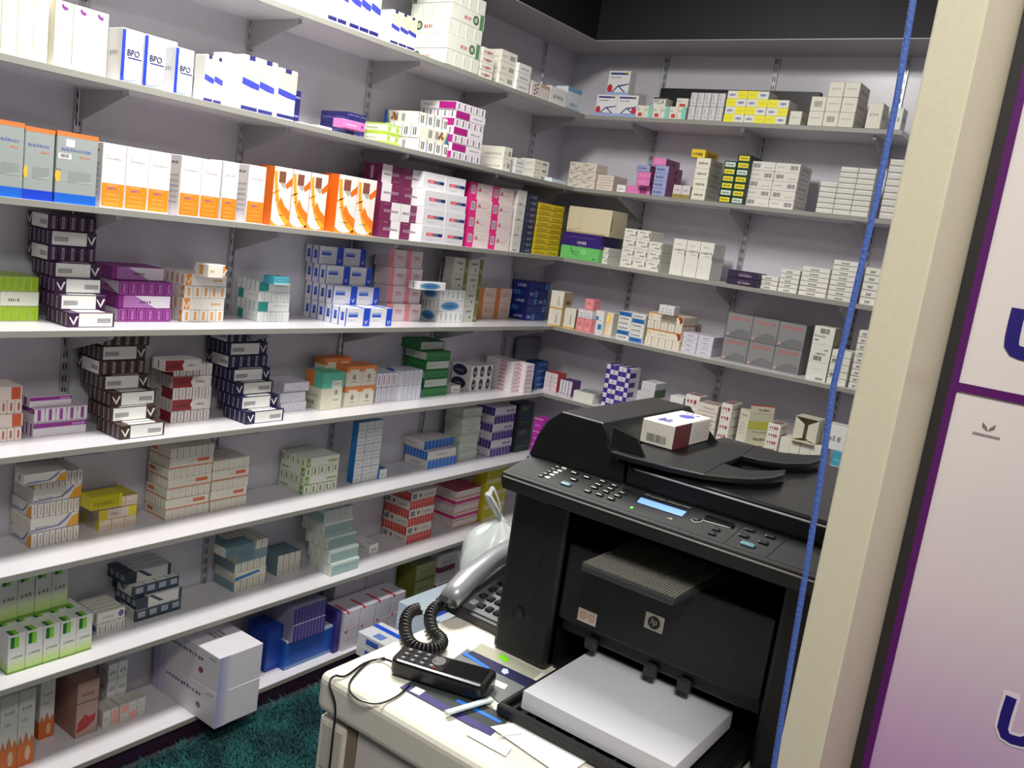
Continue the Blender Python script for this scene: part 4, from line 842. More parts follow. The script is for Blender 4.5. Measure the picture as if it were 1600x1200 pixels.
fr = G('white carton with red line', 'bottom shelf lower block', 'whiteredline', f_('L', 8, (533, 1019), 628, 958), 4, 2, .10)
G('white carton with red line', 'bottom shelf, tall back pair', 'whiteredline', f_('L', 8, 516, 612, sb=.125, top=908), 2, 1, .06)
G('olive carton', 'bottom shelf', 'olive', f_('L', 8, 642, 674, sb=.055, top=886), 1, 3, .10)
G('white carton with plum band', 'bottom shelf near corner', 'plumline', f_('L', 8, 678, 703, sb=.04, top=868), 1, 3, .10)
G('grey-white upright carton', 'bottom shelf nearest the bag', 'plain', f_('L', 8, 706, 727, sb=.04, top=862), 1, 1, .07)

# ================================================================= STOCK ON THE BACK WALL
# shelf 1
G('long black case', 'behind the yellow-logo cartons', 'blackcase', f_('R', 1, 1022, 1270, sb=.19, top=137), 1, 1, .03, name='black_case')
fr = G('white carton with red apple', 'top back shelf, lower pair', 'redapple', f_('R', 1, (928, 179), 993, 147), 2, 1, .06)
G('white carton with red apple', 'single on top of the pair', 'redapple', f_('R', 1, 946, 980, sb=.02, top=110, on=fr), 1, 1, .05)
fr = G('small cream carton', 'top back shelf', 'creamred', f_('R', 1, (992, 181), 1070, 164), 6, 1, .06)
G('white carton with black top', 'on the small cream row', 'blacktop', f_('R', 1, 1019, 1039, sb=.02, h=.034, on=fr), 1, 1, .06)
G('cream carton with red mark', 'above the small cream row', 'creamred', f_('R', 1, 1055, 1074, sb=.02, h=.034, on=fr), 1, 1, .06)
G('grey-white upright carton', 'left of yellow-logo cartons', 'greyends', f_('R', 1, (1073, 185), 1127, 144), 5, 2, .06)
G('yellow and white carton', 'top back shelf', 'yellowlogo', f_('R', 1, (1129, 187), 1227, 141), 3, 4, .09, cols=[4, 4, 3])
G('small cream carton', 'tilted right of yellow-logo cartons', 'creamtext', f_('R', 1, (1231, 188), 1250, 173), 1, 1, .06)
G('cream square carton', 'top back shelf', 'creamtext', f_('R', 1, (1260, 192), 1332, 127), 3, 3, .12, cols=[2, 3, 3])
G('cream carton with open black top', 'near the post, top shelf', 'creamtext', f_('R', 1, (1350, 197), 1374, 160), 1, 1, .07)
G('pale grey carton', 'last on the top back shelf', 'plain', f_('R', 1, (1388, 200), 1406, 168), 1, 1, .06)
# shelf 2
G('cream carton with tick mark', 'second back shelf', 'zinc', f_('R', 2, (885, 292), 927, 252), 2, 3, .09)
G('cream carton with pinkish side', 'right of tick-mark cartons', 'creampink', f_('R', 2, (930, 297), 956, 272), 1, 3, .11)
G('small grey-white carton', 'left of the pink cartons', 'plain', f_('R', 2, (962, 300), 976, 288), 1, 1, .07)
fr = G('pink wide carton', 'at the foot of the pink pile', 'pinkbox', f_('R', 2, (978, 302), 1015, 289), 1, 1, .07, alt=lambda i, k: 3)
fr = G('pink carton', 'in the middle of the pink pile', 'pinkbox', f_('R', 2, 993, 1014, sb=.012, h=.052, on=fr), 1, 2, .07)
G('lilac blue carton', 'on top of the pink pile', 'lilacbox', f_('R', 2, 994, 1015, sb=.012, h=.026, on=fr), 1, 1, .07)
fr = G('lilac blue carton', 'right column of the pink pile', 'lilacbox', f_('R', 2, (1017, 304), 1038, 258), 1, 4, .12)
G('pink carton', 'on top of lilac column', 'pinkbox', f_('R', 2, 1019, 1040, sb=.008, h=.028, on=fr), 1, 1, .12)
G('small lilac carton with gold base', 'second back shelf', 'creamgold', f_('R', 2, (1049, 308), 1076, 288), 2, 1, .06)
fr = G('cream carton', 'narrow tower, second back shelf', 'creamside', f_('R', 2, (1078, 311), 1100, 246), 1, 4, .12)
G('yellow carton', 'on top of the narrow cream tower', 'yellowtop', f_('R', 2, 1079, 1101, sb=.006, h=.03, on=fr), 1, 1, .12)
G('dark green and yellow carton', 'second back shelf', 'greenyellow', f_('R', 2, (1121, 316), 1160, 240), 2, 7, .11, cols=[6, 7])
G('large white carton with barcode', 'second back shelf', 'whitebarcode', f_('R', 2, (1162, 321), 1238, 251), 2, 5, .13)
G('glossy silver-white thin carton', 'second back shelf', 'silver', f_('R', 2, (1273, 332), 1355, 258), 3, 9, .09, cols=[6, 9, 9])
G('glossy silver-white thin carton', 'right of the blue rope, second shelf', 'silver', f_('R', 2, (1372, 341), 1398, 248), 1, 9, .09)
# shelf 3
fr = G('half purple half green carton', 'third back shelf corner', 'omee', f_('R', 3, (874, 402), 934, 361), 1, 1, .14)
F = f_('R', 3, 884, 951, sb=.0, top=321, on=fr)
G('opened cream carton', 'on top of the purple-green carton', 'creamcarton', F, 1, 1, .13)
oc = [o for o in bpy.data.objects if o.name.startswith('opened_cream_carton')][0]
m = MB(); m.prism([(-F.W*.49, .008), (-F.W*.49, F.H-.003), (-F.W*.2, F.H*.6), (-F.W*.16, F.H*.2)], 'y', -.0668, -.0655, card((206, 194, 164))); m.obj('flap', oc)
m = MB(); m.box((-F.W*.46, -.0668, .004), (F.W*.42, -.0655, .008), card((186, 172, 140))); m.obj('flap_edge', oc)
G('small white carton', 'right of the purple-green carton', 'whitebrand', f_('R', 3, (938, 410), 948, 386), 1, 2, .11)
G('white carton with small print', 'third back shelf', 'whitebrand', f_('R', 3, (967, 414), 1028, 356), 3, 4, .12, cols=[4, 4, 3])
G('tall white carton', 'three standing, third back shelf', 'tallwhite', f_('R', 3, (1044, 427), 1107, 372), 3, 1, .11)
G('dark purple flat carton', 'third back shelf', 'darkpurple', f_('R', 3, (1134, 443), 1182, 420), 1, 2, .08)
G('flat white carton', 'lowest pile beside dark purple', 'flatwhite', f_('R', 3, (1184, 449), 1213, 429), 1, 3, .09)
G('flat white carton', 'second pile, third back shelf', 'flatwhite', f_('R', 3, (1214, 454), 1244, 419), 1, 5, .09)
G('flat white carton', 'wide third pile', 'flatwhite', f_('R', 3, (1246, 460), 1289, 415), 1, 6, .09)
G('flat white carton', 'tallest pile left of blue rope', 'flatwhite', f_('R', 3, (1291, 468), 1332, 405), 1, 8, .09)
G('flat white carton', 'pile right of blue rope', 'flatwhite', f_('R', 3, (1341, 475), 1368, 417), 1, 5, .09)
# shelf 4
G('white carton with tan side', 'tall pair in corner', 'goldwhite', f_('R', 4, (854, 508), 874, 453), 1, 2, .07)
G('white carton with tan side', 'single, right of the pair', 'goldwhite', f_('R', 4, (877, 511), 896, 480), 1, 1, .05)
fr = G('small pink carton', 'lower pair, fourth back shelf', 'pinksmall', f_('R', 4, (898, 516), 922, 495), 2, 1, .06)
fr = G('small white carton', 'between the pink cartons', 'whitesmall', f_('R', 4, 902, 924, sb=.012, h=.034, on=fr), 2, 1, .06)
G('small pink carton', 'on top of the white pair', 'pinksmall', f_('R', 4, 912, 926, sb=.016, h=.045, on=fr), 1, 1, .06)
G('white carton with blue label', 'fourth back shelf', 'bluelabel', f_('R', 4, (924, 520), 939, 484), 1, 2, .05)
G('cream carton with yellow label', 'fourth back shelf', 'yellowlabel', f_('R', 4, (940, 522), 954, 487), 1, 1, .05)
G('white or blue thin carton', 'fourth back shelf', 'allerg', f_('R', 4, (961, 528), 1002, 485), 2, 6, .08)
fr = X('cream carton with brown butterfly', 'fourth back shelf', 'butterfly', f_('R', 4, (1006, 537), 1060, 486), 5, 'ESES', dep=.14)
G('tiny white carton', 'on the butterfly stack', 'whitesmall', f_('R', 4, 1028, 1052, sb=.015, h=.036, on=fr), 2, 1, .05)
G('lilac-white carton', 'left of the grey square cartons', 'whitelilac', f_('R', 4, (1062, 548), 1110, 518), 2, 4, .10, cols=[4, 4])
G('grey square carton with red lettering', 'fourth back shelf', 'lexin', f_('R', 4, (1125, 561), 1246, 487), 3, 2, .09)
G('square white carton with barcode', 'fourth back shelf', 'kenalin', f_('R', 4, (1257, 591), 1289, 508), 1, 3, .12, alt=lambda i, k: k)
G('white carton with small barcode', 'under the blue rope, fourth shelf', 'barflat', f_('R', 4, (1290, 599), 1320, 545), 1, 5, .10)
G('flat white carton', 'beside the post, fourth shelf', 'flatwhite', f_('R', 4, (1324, 606), 1343, 515), 1, 9, .09)
# shelf 5
G('white carton with red side', 'fifth back shelf corner', 'redside', f_('R', 5, (848, 608), 868, 580), 2, 4, .07)
G('white carton with purple side', 'fifth back shelf', 'purpleside', f_('R', 5, (872, 616), 891, 592), 4, 1, .07)
BL = G('low white carton', 'under the blister packs', 'whitetop', f_('R', 5, (894, 624), 925, 609), 1, 1, .10)
G('purple and white carton', 'chequered tower', 'checker', f_('R', 5, (938, 634), 975, 568), 3, 9, .09)
fr = G('white carton with green side', 'lower of two, fifth back shelf', 'greenside', f_('R', 5, (988, 640), 1010, 609), 1, 1, .10)
G('white carton with green side', 'upper of two, slid right', 'greenside', f_('R', 5, 999, 1021, sb=.02, h=.06, on=fr), 1, 1, .10)
G('white carton', 'behind the printer lid', 'plain', f_('R', 5, 1040, 1061, sb=.05, top=617), 1, 2, .07)
G('taller white carton', 'behind the printer lid', 'redtext', f_('R', 5, 1063, 1085, sb=.05, top=615), 1, 3, .08)
G('white carton with red script', 'left pile', 'naturcol', f_('R', 5, (1083, 678), 1114, 628), 1, 4, .09)
G('white carton with red lettering', 'right of the red-script pile', 'redtext', f_('R', 5, (1118, 685), 1135, 629), 1, 4, .10)
G('small white carton', 'right of the yellow-banded carton', 'redtext', f_('R', 5, (1192, 705), 1212, 660), 1, 4, .08)
OB = G('white carton block', 'under the opened carton', 'whitecream', f_('R', 5, (1214, 711), 1278, 682), 2, 1, .09)
fr = G('teal carton', 'by the post, fifth back shelf', 'tealblock', f_('R', 5, (1296, 731), 1314, 704), 1, 1, .06)
G('white carton', 'on the teal carton by post', 'plain', f_('R', 5, 1284, 1318, sb=.03, h=.085, on=fr), 1, 1, .08)
# shelf 6
G('magenta carton', 'pile in the corner behind the printer', 'magbox', f_('R', 6, (826, 712), 840, 652), 1, 3, .07)

# ================================================================= ODD CARTONS AND LOOSE THINGS
def rotbox(st, pc, w, d, h, rz, label, name=None, alt=0, cat='carton', group=None):
    """carton whose front-left-bottom corner stands at pc, front turned by rz"""
    M = Matrix.Translation(pc) @ Matrix.Rotation(rz, 4, 'Z') @ Matrix.Translation((w/2, d/2, 0))
    return put(st, w, d, h, M, label, group or label, alt, name, cat)
# yellow-banded carton standing askew on the fifth back shelf
t = empty('medicine_carton', 'tall askew carton with yellow-green band and raised flap behind the printer', 'carton')
zz = zs(5); pc = onz(1158, 698, zz); pc = pc+Vector((0, max(0, -0.232-pc.y), 0)); t.location = pc; t.rotation_euler = (0, 0, math.radians(48))
cw, cdp, ch = 0.096, 0.072, 0.125
c = Carton(cw, cdp, ch, (206, 204, 176)); c.rect('F', 0, .52, 1, .76, (196, 192, 84)); c.scrib('F', .2, .42, .9, .46, (150, 146, 110)); c.scrib('F', .3, .2, .8, .27, (90, 86, 76)); c.rect('F', 0, 0, .75, .04, (170, 50, 56)); c.scrib('l', .2, .84, .8, .88, (70, 70, 66))
for k in range(4): c.scrib('l', .2, .3+.1*k, .7, .32+.1*k, (150, 148, 130))
c.rect('l', 0, 0, 1, 1, (222, 220, 204), 0)
o = c.obj('body', t); o.location = (cw/2, cdp/2, 0)
c = Carton(cw-.002, .0012, .03, (206, 200, 176), .0002); c.rect('f', 0, .85, 1, 1, (170, 50, 56)); c.scrib('f', .35, .3, .8, .55, (90, 86, 76))
o = c.obj('flap', t); o.location = (cw/2, 0.0, ch); o.rotation_euler = (math.radians(-6), 0, 0)
# opened empty carton on the white blocks
w = 0.082; h = 0.085; dd = 0.075
p0 = OB.E0+OB.a*(OB.s0+OB.W*.26)+OB.o*(OB.fw-.004); p0.z = OB.z+OB.H+.0006
t = empty('opened_carton', 'empty white carton lying open on the white carton blocks', 'carton', None, p0)
m = MB(); cwh = card((212, 208, 188)); th = .0012
m.box((0, -dd+dd, 0), (w, dd, th), cwh); m.box((0, 0, h-th), (w, dd, h), cwh); m.box((0, 0, th), (th, dd, h-th), cwh); m.box((w-th, 0, th), (w, dd, h-th), cwh); m.box((th, dd-th, th), (w-th, dd, h-th), cwh)
m.obj('body', t)
for sx in (0, 1):
    m = MB(); x0, x1 = (th, w*.42) if sx == 0 else (w*.58, w-th)
    xa = x1 if sx == 0 else x0; xb = x0 if sx == 0 else x1
    m.prism([(xb, .002), (xa, .012), (xa, h*.72), (xb, h*.96)], 'y', .001, .002, cwh); m.obj('flap', t)
m = MB(); m.box((.002, -.02, -.0002), (w-.002, 0.0, .0008), cwh); m.obj('tuck_flap', t)
# blister packs on the low carton
p0 = BL.E0+BL.a*(BL.s0+.012)+BL.o*(BL.fw-.02); p0.z = BL.z+BL.H+.0004
for q in range(2):
    t = empty('blister_pack', ('upper' if q else 'lower')+' silver blister pack lying on the low white carton', 'blister pack', 'blister packs', p0+Vector((.012*q, .01*q, .0052*q)), .15*q-.05)
    m = MB(); m.box((0, 0, 0), (.10, .045, .0006), mat((176, 178, 184), .3, metal=.7)); m.obj('foil', t)
    m = MB()
    for i in range(6):
        for k in range(2): m.disc((.012+.0152*i, .013+.019*k, .0006), .005, .006, .0036, mat((196, 198, 204), .25, metal=.5), n=8)
    m.obj('pockets', t)

# the carton lying on the printer's feeder tray
TZ = 1.3225
A = onz(1049, 704, TZ+.0006); Bq = onz(998, 690, TZ+.0006); Cq = onz(1109, 689, TZ+.0006)
hv = solve_py(A, Vector((0, 0, 1)), 666)
rotbox('onprinter', Vector((Bq.x, A.y, TZ+.0006)), A.x-Bq.x, Cq.y-A.y, hv, 0.0, 'white carton with maroon panel and barcode lying on the printer')

# ================================================================= FRIDGE
fx0, fx1, fy0, fy1, ft = 1.468, 2.06, -2.580, -2.00, 1.010
t = empty('mini_fridge', 'white mini fridge with rounded top carrying the printer', 'fridge', None, (fx0, fy0, 0))
wht = plastic((222, 218, 204), .35); wpan = plastic((206, 200, 192), .45)
def rel(o): o.location = Vector(o.location)-Vector((fx0, fy0, 0)); return o
m = MB(); m.box((fx0, fy0, ft-.052), (fx1, fy1, ft), wht, .012, seg=4); rel(m.obj('top_cap', t))
m = MB(); m.box((fx0+.066, fy0+.010, .03), (fx1-.004, fy1-.004, ft-.0525), wpan, .003); rel(m.obj('body', t))
m = MB(); m.box((fx0+.0505, fy0+.0105, .05), (fx0+.0655, fy1-.02, ft-.056), mat((134, 120, 100), .7)); rel(m.obj('door_gasket', t))
m = MB(); m.box((fx0+.004, fy0+.008, .05), (fx0+.050, fy1-.008, ft-.060), wht, .0035, seg=2); d_ = rel(m.obj('door', t))
m = MB(); m.box((fx0+.012, fy0+.0062, ft-.125), (fx0+.046, fy0+.0078, ft-.066), plastic((196, 192, 176), .4), .001); h_ = m.obj('handle_recess', d_)
for x in (fx0+.1, fx1-.05):
    for y in (fy0+.05, fy1-.05):
        m = MB(); m.disc((x, y, 0.0), .018, .018, .03, plastic((60, 60, 60))); rel(m.obj('foot', t))

# ================================================================= PRINTER
px0, px1, pyf, pyb, pz = 1.568, 2.012, -2.358, -2.045, 1.0105
P = empty('laser_printer', 'black multifunction laser printer with control panel and paper tray', 'printer', None, (px0, pyf, pz))
def prel(o): o.location = Vector(o.location)-Vector((px0, pyf, pz)); return o
blk = plastic((17, 17, 19), .5, .15); blk2 = plastic((16, 16, 18), .5, .2); gls = plastic((18, 18, 20), .16); dgr = plastic((58, 60, 62), .4); vdk = plastic((9, 9, 10), .7)
dlx, drx = 1.655, 1.934
m = MB(); m.box((px0, pyf, pz), (dlx, pyb, 1.24), blk, .006, seg=2); m.box((px0+.055, pyf-.003, pz+.004), (dlx, pyf+.02, 1.235), blk, .004); m.box((drx, pyf, pz), (px1, pyb, 1.24), blk, .006, seg=2)
m.box((dlx, pyf+.14, pz), (drx, pyb, 1.24), vdk); m.box((dlx, pyf+.02, pz), (drx, pyf+.14, pz+.004), blk2); prel(m.obj('body', P))
# round badge on the left column
m = MB(); m.prism([(ony(810, 957, pyf).x+.0085*math.cos(a*math.pi/8), ony(810, 957, pyf).z+.0085*math.sin(a*math.pi/8)) for a in range(16)], 'y', pyf-.0015, pyf+.001, gls); prel(m.obj('side_button', P))
# front cover with output bay above
m = MB(); m.box((dlx+.004, pyf+.004, 1.088), (drx-.003, pyf+.03, 1.190), blk2, .004, seg=2); cov = prel(m.obj('front_cover', P))
lg = ony(1022, 973, pyf+.003)
m = MB(); m.box((lg.x-.0125, pyf+.0028, lg.z-.0105), (lg.x+.0125, pyf+.0040, lg.z+.0105), mat((206, 202, 190), .4), .0008)
lm = ink((30, 30, 30)); lw = ink((206, 202, 190))
n = 20; rr = .0082
m.add([(lg.x+rr*math.cos(2*math.pi*k/n), pyf+.0027, lg.z+rr*math.sin(2*math.pi*k/n)) for k in range(n)], [list(range(n))], lm)
vs, fs, asp = glyphs('hp'); H_ = .0105; W_ = H_*asp*.8
m.add([(lg.x-W_/2+vx*W_+(vy-.5)*.0025, pyf+.0026, lg.z-H_/2+vy*H_) for vx, vy in vs], fs, lw); o = m.obj('logo_badge', cov)
sp = ony(917, 964, pyf+.003)
m = MB(); m.box((sp.x-.0135, pyf+.0032, sp.z-.0085), (sp.x+.0135, pyf+.0040, sp.z+.0085), mat((214, 196, 180), .5))
for q in (-.0062, .0062):
    k0 = 14; ring = [(sp.x+q+.0048*math.cos(2*math.pi*k/k0), sp.z+.0048*math.sin(2*math.pi*k/k0)) for k in range(k0)]; rin = [(sp.x+q+.0038*math.cos(2*math.pi*k/k0), sp.z+.0038*math.sin(2*math.pi*k/k0)) for k in range(k0)]
    for k in range(k0):
        a, b2, c2, d2 = ring[k], ring[(k+1) % k0], rin[(k+1) % k0], rin[k]
        m.add([(v[0], pyf+.0031, v[1]) for v in (a, b2, c2, d2)], [[0, 1, 2, 3]], ink((190, 120, 100)))
    m.add([(sp.x+q-.003, pyf+.003, sp.z+.0036), (sp.x+q-.0036, pyf+.003, sp.z+.003), (sp.x+q+.003, pyf+.003, sp.z-.0036), (sp.x+q+.0036, pyf+.003, sp.z-.003)], [[0, 1, 2, 3]], ink((190, 120, 100)))
o = m.obj('warning_sticker', cov)
# output tray with ribbed stop plate
m = MB(); m.prism([(pyf+.032, 1.180), (pyf+.032, 1.188), (pyf+.14, 1.180), (pyf+.14, 1.174)], 'x', dlx+.002, drx-.002, blk2); prel(m.obj('output_bin', P))
pl = ony(905, 879, pyf-.055); pr = ony(1052, 938, pyf-.055)
zt = (pl.z+pr.z)/2
m = MB(); pts = [(pl.x+.004, pyf-.055), (pr.x, pyf-.055), (pr.x+.012, pyf+.09), (pl.x+.012, pyf+.09), (pl.x-.002, pyf-.045)]
m.prism(pts, 'z', zt-.008, zt, dgr, .0015); plate = prel(m.obj('stop_plate', P))
m = MB(); nr = 34
for k in range(nr):
    x = pl.x+.004+(pr.x-pl.x-.006)*k/(nr-1)
    m.box((x-.0008, pyf-.05, zt), (x+.0008, pyf+.086, zt+.0012), plastic((150, 148, 138), .4))
m.obj('ribs', plate)
# paper feed bay and tray
m = MB(); ty = -2.485
m.box((1.674, ty, pz+.002), (drx-.004, pyf+.03, pz+.008), blk2, .001); m.box((1.674, ty-.006, pz+.002), (drx-.004, ty+.004, pz+.015), blk, .002); m.box((1.674, ty, pz+.002), (1.682, pyf+.01, pz+.016), blk, .002); m.box((drx-.012, ty, pz+.002), (drx-.004, pyf+.01, pz+.02), blk, .002)
trp = prel(m.obj('paper_tray', P))
for k in range(9):
    m = MB(); x = 1.69+.027*k; m.box((x, ty+.006, pz+.008), (x+.004, ty+.03, pz+.013), blk, .0008); o = m.obj('tray_rib', trp)
m = MB(); m.box((dlx+.002, pyf+.018, 1.066), (drx-.002, pyf+.05, 1.0875), blk, .004); prel(m.obj('feed_bar', P))
for x in (1.70, 1.785, 1.83):
    m = MB(); m.box((x, pyf+.008, 1.060), (x+.018, pyf+.018, 1.077), plastic((40, 40, 41), .4), .004, seg=2); prel(m.obj('feed_roller', P))
# scanner base + sloping control panel
m = MB(); m.box((px0, pyf+.014, 1.2405), (px1, pyb, 1.281), blk, .004, seg=2); prel(m.obj('scanner_base', P))
pf = Vector((0, -2.405, 1.2685)); pb = Vector((0, -2.338, 1.2835)); pn = Vector((0, -(pb-pf).z, (pb-pf).y)).normalized()
m = MB(); xl, xr = 1.576, 2.016
m.prism([(pf.y, pf.z), (pf.y-.002, pf.z-.006), (pf.y+.004, pf.z-.022), (pyf+.004, 1.236), (pyf+.02, 1.236), (pb.y, pb.z-.0)], 'x', xl, xr, plastic((16, 16, 18), .65, .1), .0015); pan = prel(m.obj('control_panel', P))
m = MB(); m.box((xl+.004, pf.y-.0028, pf.z-.0052), (xr-.004, pf.y-.0014, pf.z-.0036), plastic((150, 150, 150), .3)); m.obj('edge_highlight', pan)  # pale strip stands in for the highlight along the panel's front edge
def onpan(px, py):
    d = ray(px, py); return CAM+d*((pf-CAM).dot(pn)/d.dot(pn))
sl = math.atan2((pb-pf).z, (pb-pf).y)
PM = lambda p: Matrix.Translation(p) @ Matrix.Rotation(sl, 4, 'X')
def key(px, py, w, d, col, h=.0025, nm='button'):
    m = MB(); m.box((-w/2, -d/2, 0), (w/2, d/2, h), col, min(w, d)*.25, PM(onpan(px, py)), seg=2); return m.obj(nm, pan)
facia = plastic((24, 26, 26), .7)
m = MB(); e0 = onpan(840, 742); 
m.add([tuple(Vector((x, 0, 0))+pf+(pb-pf)*q+pn*.0003) for x, q in ((xl+.006, .08), (xr-.03, .08), (xr-.018, .95), (xl+.012, .95))], [[0, 1, 2, 3]], facia); m.obj('facia', pan)
def K(cx, cy): return 780+cx/4, 600+cy/4
kb = plastic((44, 46, 46), .3); kw = plastic((206, 206, 200), .4); kc = plastic((92, 132, 140), .4)
for cx, cy in ((302, 586), (330, 570), (352, 556), (378, 545), (405, 530)): key(*K(cx, cy), .007, .0045, kw, .0012, 'speed_dial_label')
for cx, cy in ((262, 578), (290, 565), (316, 551), (342, 537), (368, 523)): key(*K(cx, cy), .007, .0045, kb, .0022, 'speed_dial_button')
for cx, cy in ((472, 560), (468, 602), (550, 588)): key(*K(cx, cy), .010, .007, kb, .003)
key(*K(418, 630), .014, .008, kc, .003, 'start_button')
for cx, cy in ((650, 614), (722, 640), (800, 662), (622, 634), (697, 660), (772, 685), (595, 652), (668, 677), (740, 704), (555, 675), (628, 697), (700, 722)):
    o = key(*K(cx, cy), .0095, .0062, kb, .003, 'keypad_button')
m = MB(); L4 = [onpan(*K(*q)) for q in ((860, 742), (1140, 832), (1172, 802), (886, 712))]
def lift(p, e): return tuple(p+pn*e)
cen = sum(L4, Vector())/4
m.add([lift(cen+(p-cen)*1.12, .0006) for p in L4], [[0, 1, 2, 3]], vdk); m.add([lift(p, .0009) for p in L4], [[0, 1, 2, 3]], mat((112, 152, 232), .3, emit=1.0)); m.obj('display', pan)
def pantext(txt, q0, q1, hgt, col, nm):
    a = onpan(*q0); b2 = onpan(*q1); vs, fs, asp = glyphs(txt); ux = (b2-a); uy = (pb-pf).normalized()*hgt
    m = MB(); m.add([lift(a+ux*vx+uy*vy, .0008) for vx, vy in vs], fs, col); m.obj(nm, pan)
pantext('HP LaserJet 1536dnf MFP', K(905, 697), K(1188, 786), .0048, ink((200, 200, 196)), 'model_lettering')
m = MB(); m.disc((0, 0, 0), .0016, .0016, .001, mat((90, 240, 60), .4, emit=2.0), PM(onpan(*K(828, 775)))); m.obj('status_light', pan)
m = MB(); q = onpan(*K(1060, 846)); m.add([lift(q+Vector((-.004, 0, 0)), .0008), lift(q+Vector((.004, 0, 0)), .0008), lift(q+Vector((.002, .0045, .0008)), .0008)], [[0, 1, 2]], ink((150, 150, 146))); m.obj('toner_mark', pan)
key(*K(1230, 852), .010, .007, kb, .003); key(*K(1376, 868), .034, .010, gls, .003, 'arrow_rocker')
for cx, cy in ((1356, 914), (1328, 940)): key(*K(cx, cy), .009, .006, kb, .003)
m = MB(); lo = [onpan(*K(*q)) for q in ((1200, 852), (1215, 866), (1255, 868), (1275, 856), (1290, 862), (1445, 905), (1468, 882))]
m.tube([p+pn*.0009 for p in lo], .0007, plastic((190, 190, 186), .4), 5); m.obj('button_outline', pan)
def K2(cx, cy): return 1050+cx/6.667, 780+cy/6.667
for cx, cy in ((812, 328), (746, 388), (1022, 398), (950, 460)): key(*K2(cx, cy), .011, .007, kb, .003)
key(*K2(788, 482), .016, .008, kc, .003, 'copy_button')
m = MB(); lo = [onpan(*K2(*q)) for q in ((545, 455), (760, 265))]; m.tube([p+pn*.0006 for p in lo], .0004, dgr, 4); lo = [onpan(*K2(*q)) for q in ((980, 605), (1185, 430))]; m.tube([p+pn*.0006 for p in lo], .0005, dgr, 4); m.obj('panel_lines', pan)
# lid, feeder block, feeder tray
m = MB(); m.box((1.716, pyf+.012, 1.2815), (px1, pyb, 1.3110), plastic((26, 26, 28), .25), .006, seg=4); prel(m.obj('scanner_lid', P))
m = MB(); m.box((1.728, pyf+.0104, 1.3045), (px1-.01, pyf+.0125, 1.3070), plastic((170, 170, 170), .25), .0008); prel(m.obj('lid_highlight', P))  # light grey bar imitates the highlight on the lid's rounded front edge
m = MB(); prof = [(1.573, 1.2815), (1.582, 1.312), (1.594, 1.334), (1.613, 1.3505), (1.676, 1.3505), (1.684, 1.340), (1.688, 1.326), (1.697, 1.3135), (1.714, 1.307), (1.714, 1.2815)]
m.prism(prof, 'y', pyf+.012, -2.085, plastic((22, 22, 24), .42, .1), .0025); adf = prel(m.obj('document_feeder', P))
m = MB(); m.tube([(1.616, pyf+.0128, 1.3498), (1.672, pyf+.0128, 1.3498)], .0010, plastic((150, 150, 150), .3), 6); m.obj('feeder_edge_line', adf)  # thin pale grey line along the feeder's front top edge
# feeder tray with two curved wings
def tp(*q): v = onz(q[0], q[1], TZ); return (v.x, v.y)
rimm = plastic((74, 74, 74), .3)
def traypart(name, pts, par, rim=None):
    m = MB(); m.prism(pts, 'z', TZ-.007, TZ, blk, .0012); o = m.obj(name, par)
    if rim:
        m = MB(); m.tube([Vector((p[0], p[1], TZ-.0006)) for p in rim], .0013, rimm, 6); m.obj('rim', o if par is P else par)
    return o
fl, fm1, fm2 = tp(985, 714), tp(1045, 729), tp(1100, 741)
tr = prel(traypart('feeder_tray', [(1.700, fl[1]), fl, fm1, fm2, tp(1130, 724), tp(1160, 712), tp(1180, 697), tp(1112, 689), (1.700, tp(1112, 689)[1])], P, None))
m = MB(); m.tube([Vector((*q, TZ-.0006)) for q in ((1.702, fl[1]), fl, fm1, fm2)], .0013, rimm, 6); m.obj('rim', tr)
traypart('tray_wing', [fm2, tp(1140, 746), tp(1175, 748), tp(1205, 746), tp(1224, 741), tp(1229, 733), tp(1205, 735), tp(1165, 734), tp(1130, 724)], tr, [fm2, tp(1140, 746), tp(1175, 748), tp(1205, 746), tp(1224, 741)])
traypart('tray_wing', [tp(1160, 712), tp(1190, 719), tp(1225, 724), tp(1262, 724), tp(1284, 717), tp(1288, 711), tp(1255, 710), tp(1215, 706), tp(1180, 697)], tr, [tp(1160, 712), tp(1190, 719), tp(1225, 724), tp(1262, 724), tp(1284, 717)])
gd = plastic((30, 29, 28), .35)
gy = tp(1010, 716)[1]
m = MB(); m.prism([(1.690, TZ+.0005), (1.690, TZ+.026), (1.724, TZ+.020), (1.738, TZ+.0005)], 'y', gy, gy+.003, gd); m.obj('paper_guide', tr)
gy = tp(1120, 692)[1]+.002
m = MB(); m.prism([(1.705, TZ+.0005), (1.705, TZ+.016), (1.738, TZ+.014), (1.754, TZ+.0005)], 'y', gy-.004, gy-.001, gd); m.obj('paper_guide', tr)
m = MB(); m.box((1.700, -2.30, 1.3112), (1.72, -2.14, TZ-.0072), blk2); m.obj('tray_hinge', tr)
# ream of paper in the tray
t = tag(bpy.data.objects.new('paper_stack', None), 'thick stack of white paper in the printer feed tray', 'paper'); COL.objects.link(t); t.location = (1.70, -2.478, pz+.0165)
m = MB(); sheets = 40; hs = .0215/sheets
for k in range(sheets): j = random.uniform(-.0002, .0002); m.box((j, random.uniform(-.0002, .0002), k*hs), (.194+j, .160, (k+1)*hs-.00004), mat((208, 208, 216), .6, var=.01))
m.obj('sheets', t)

# ================================================================= ON THE FRIDGE TOP
FT = ft+.0004
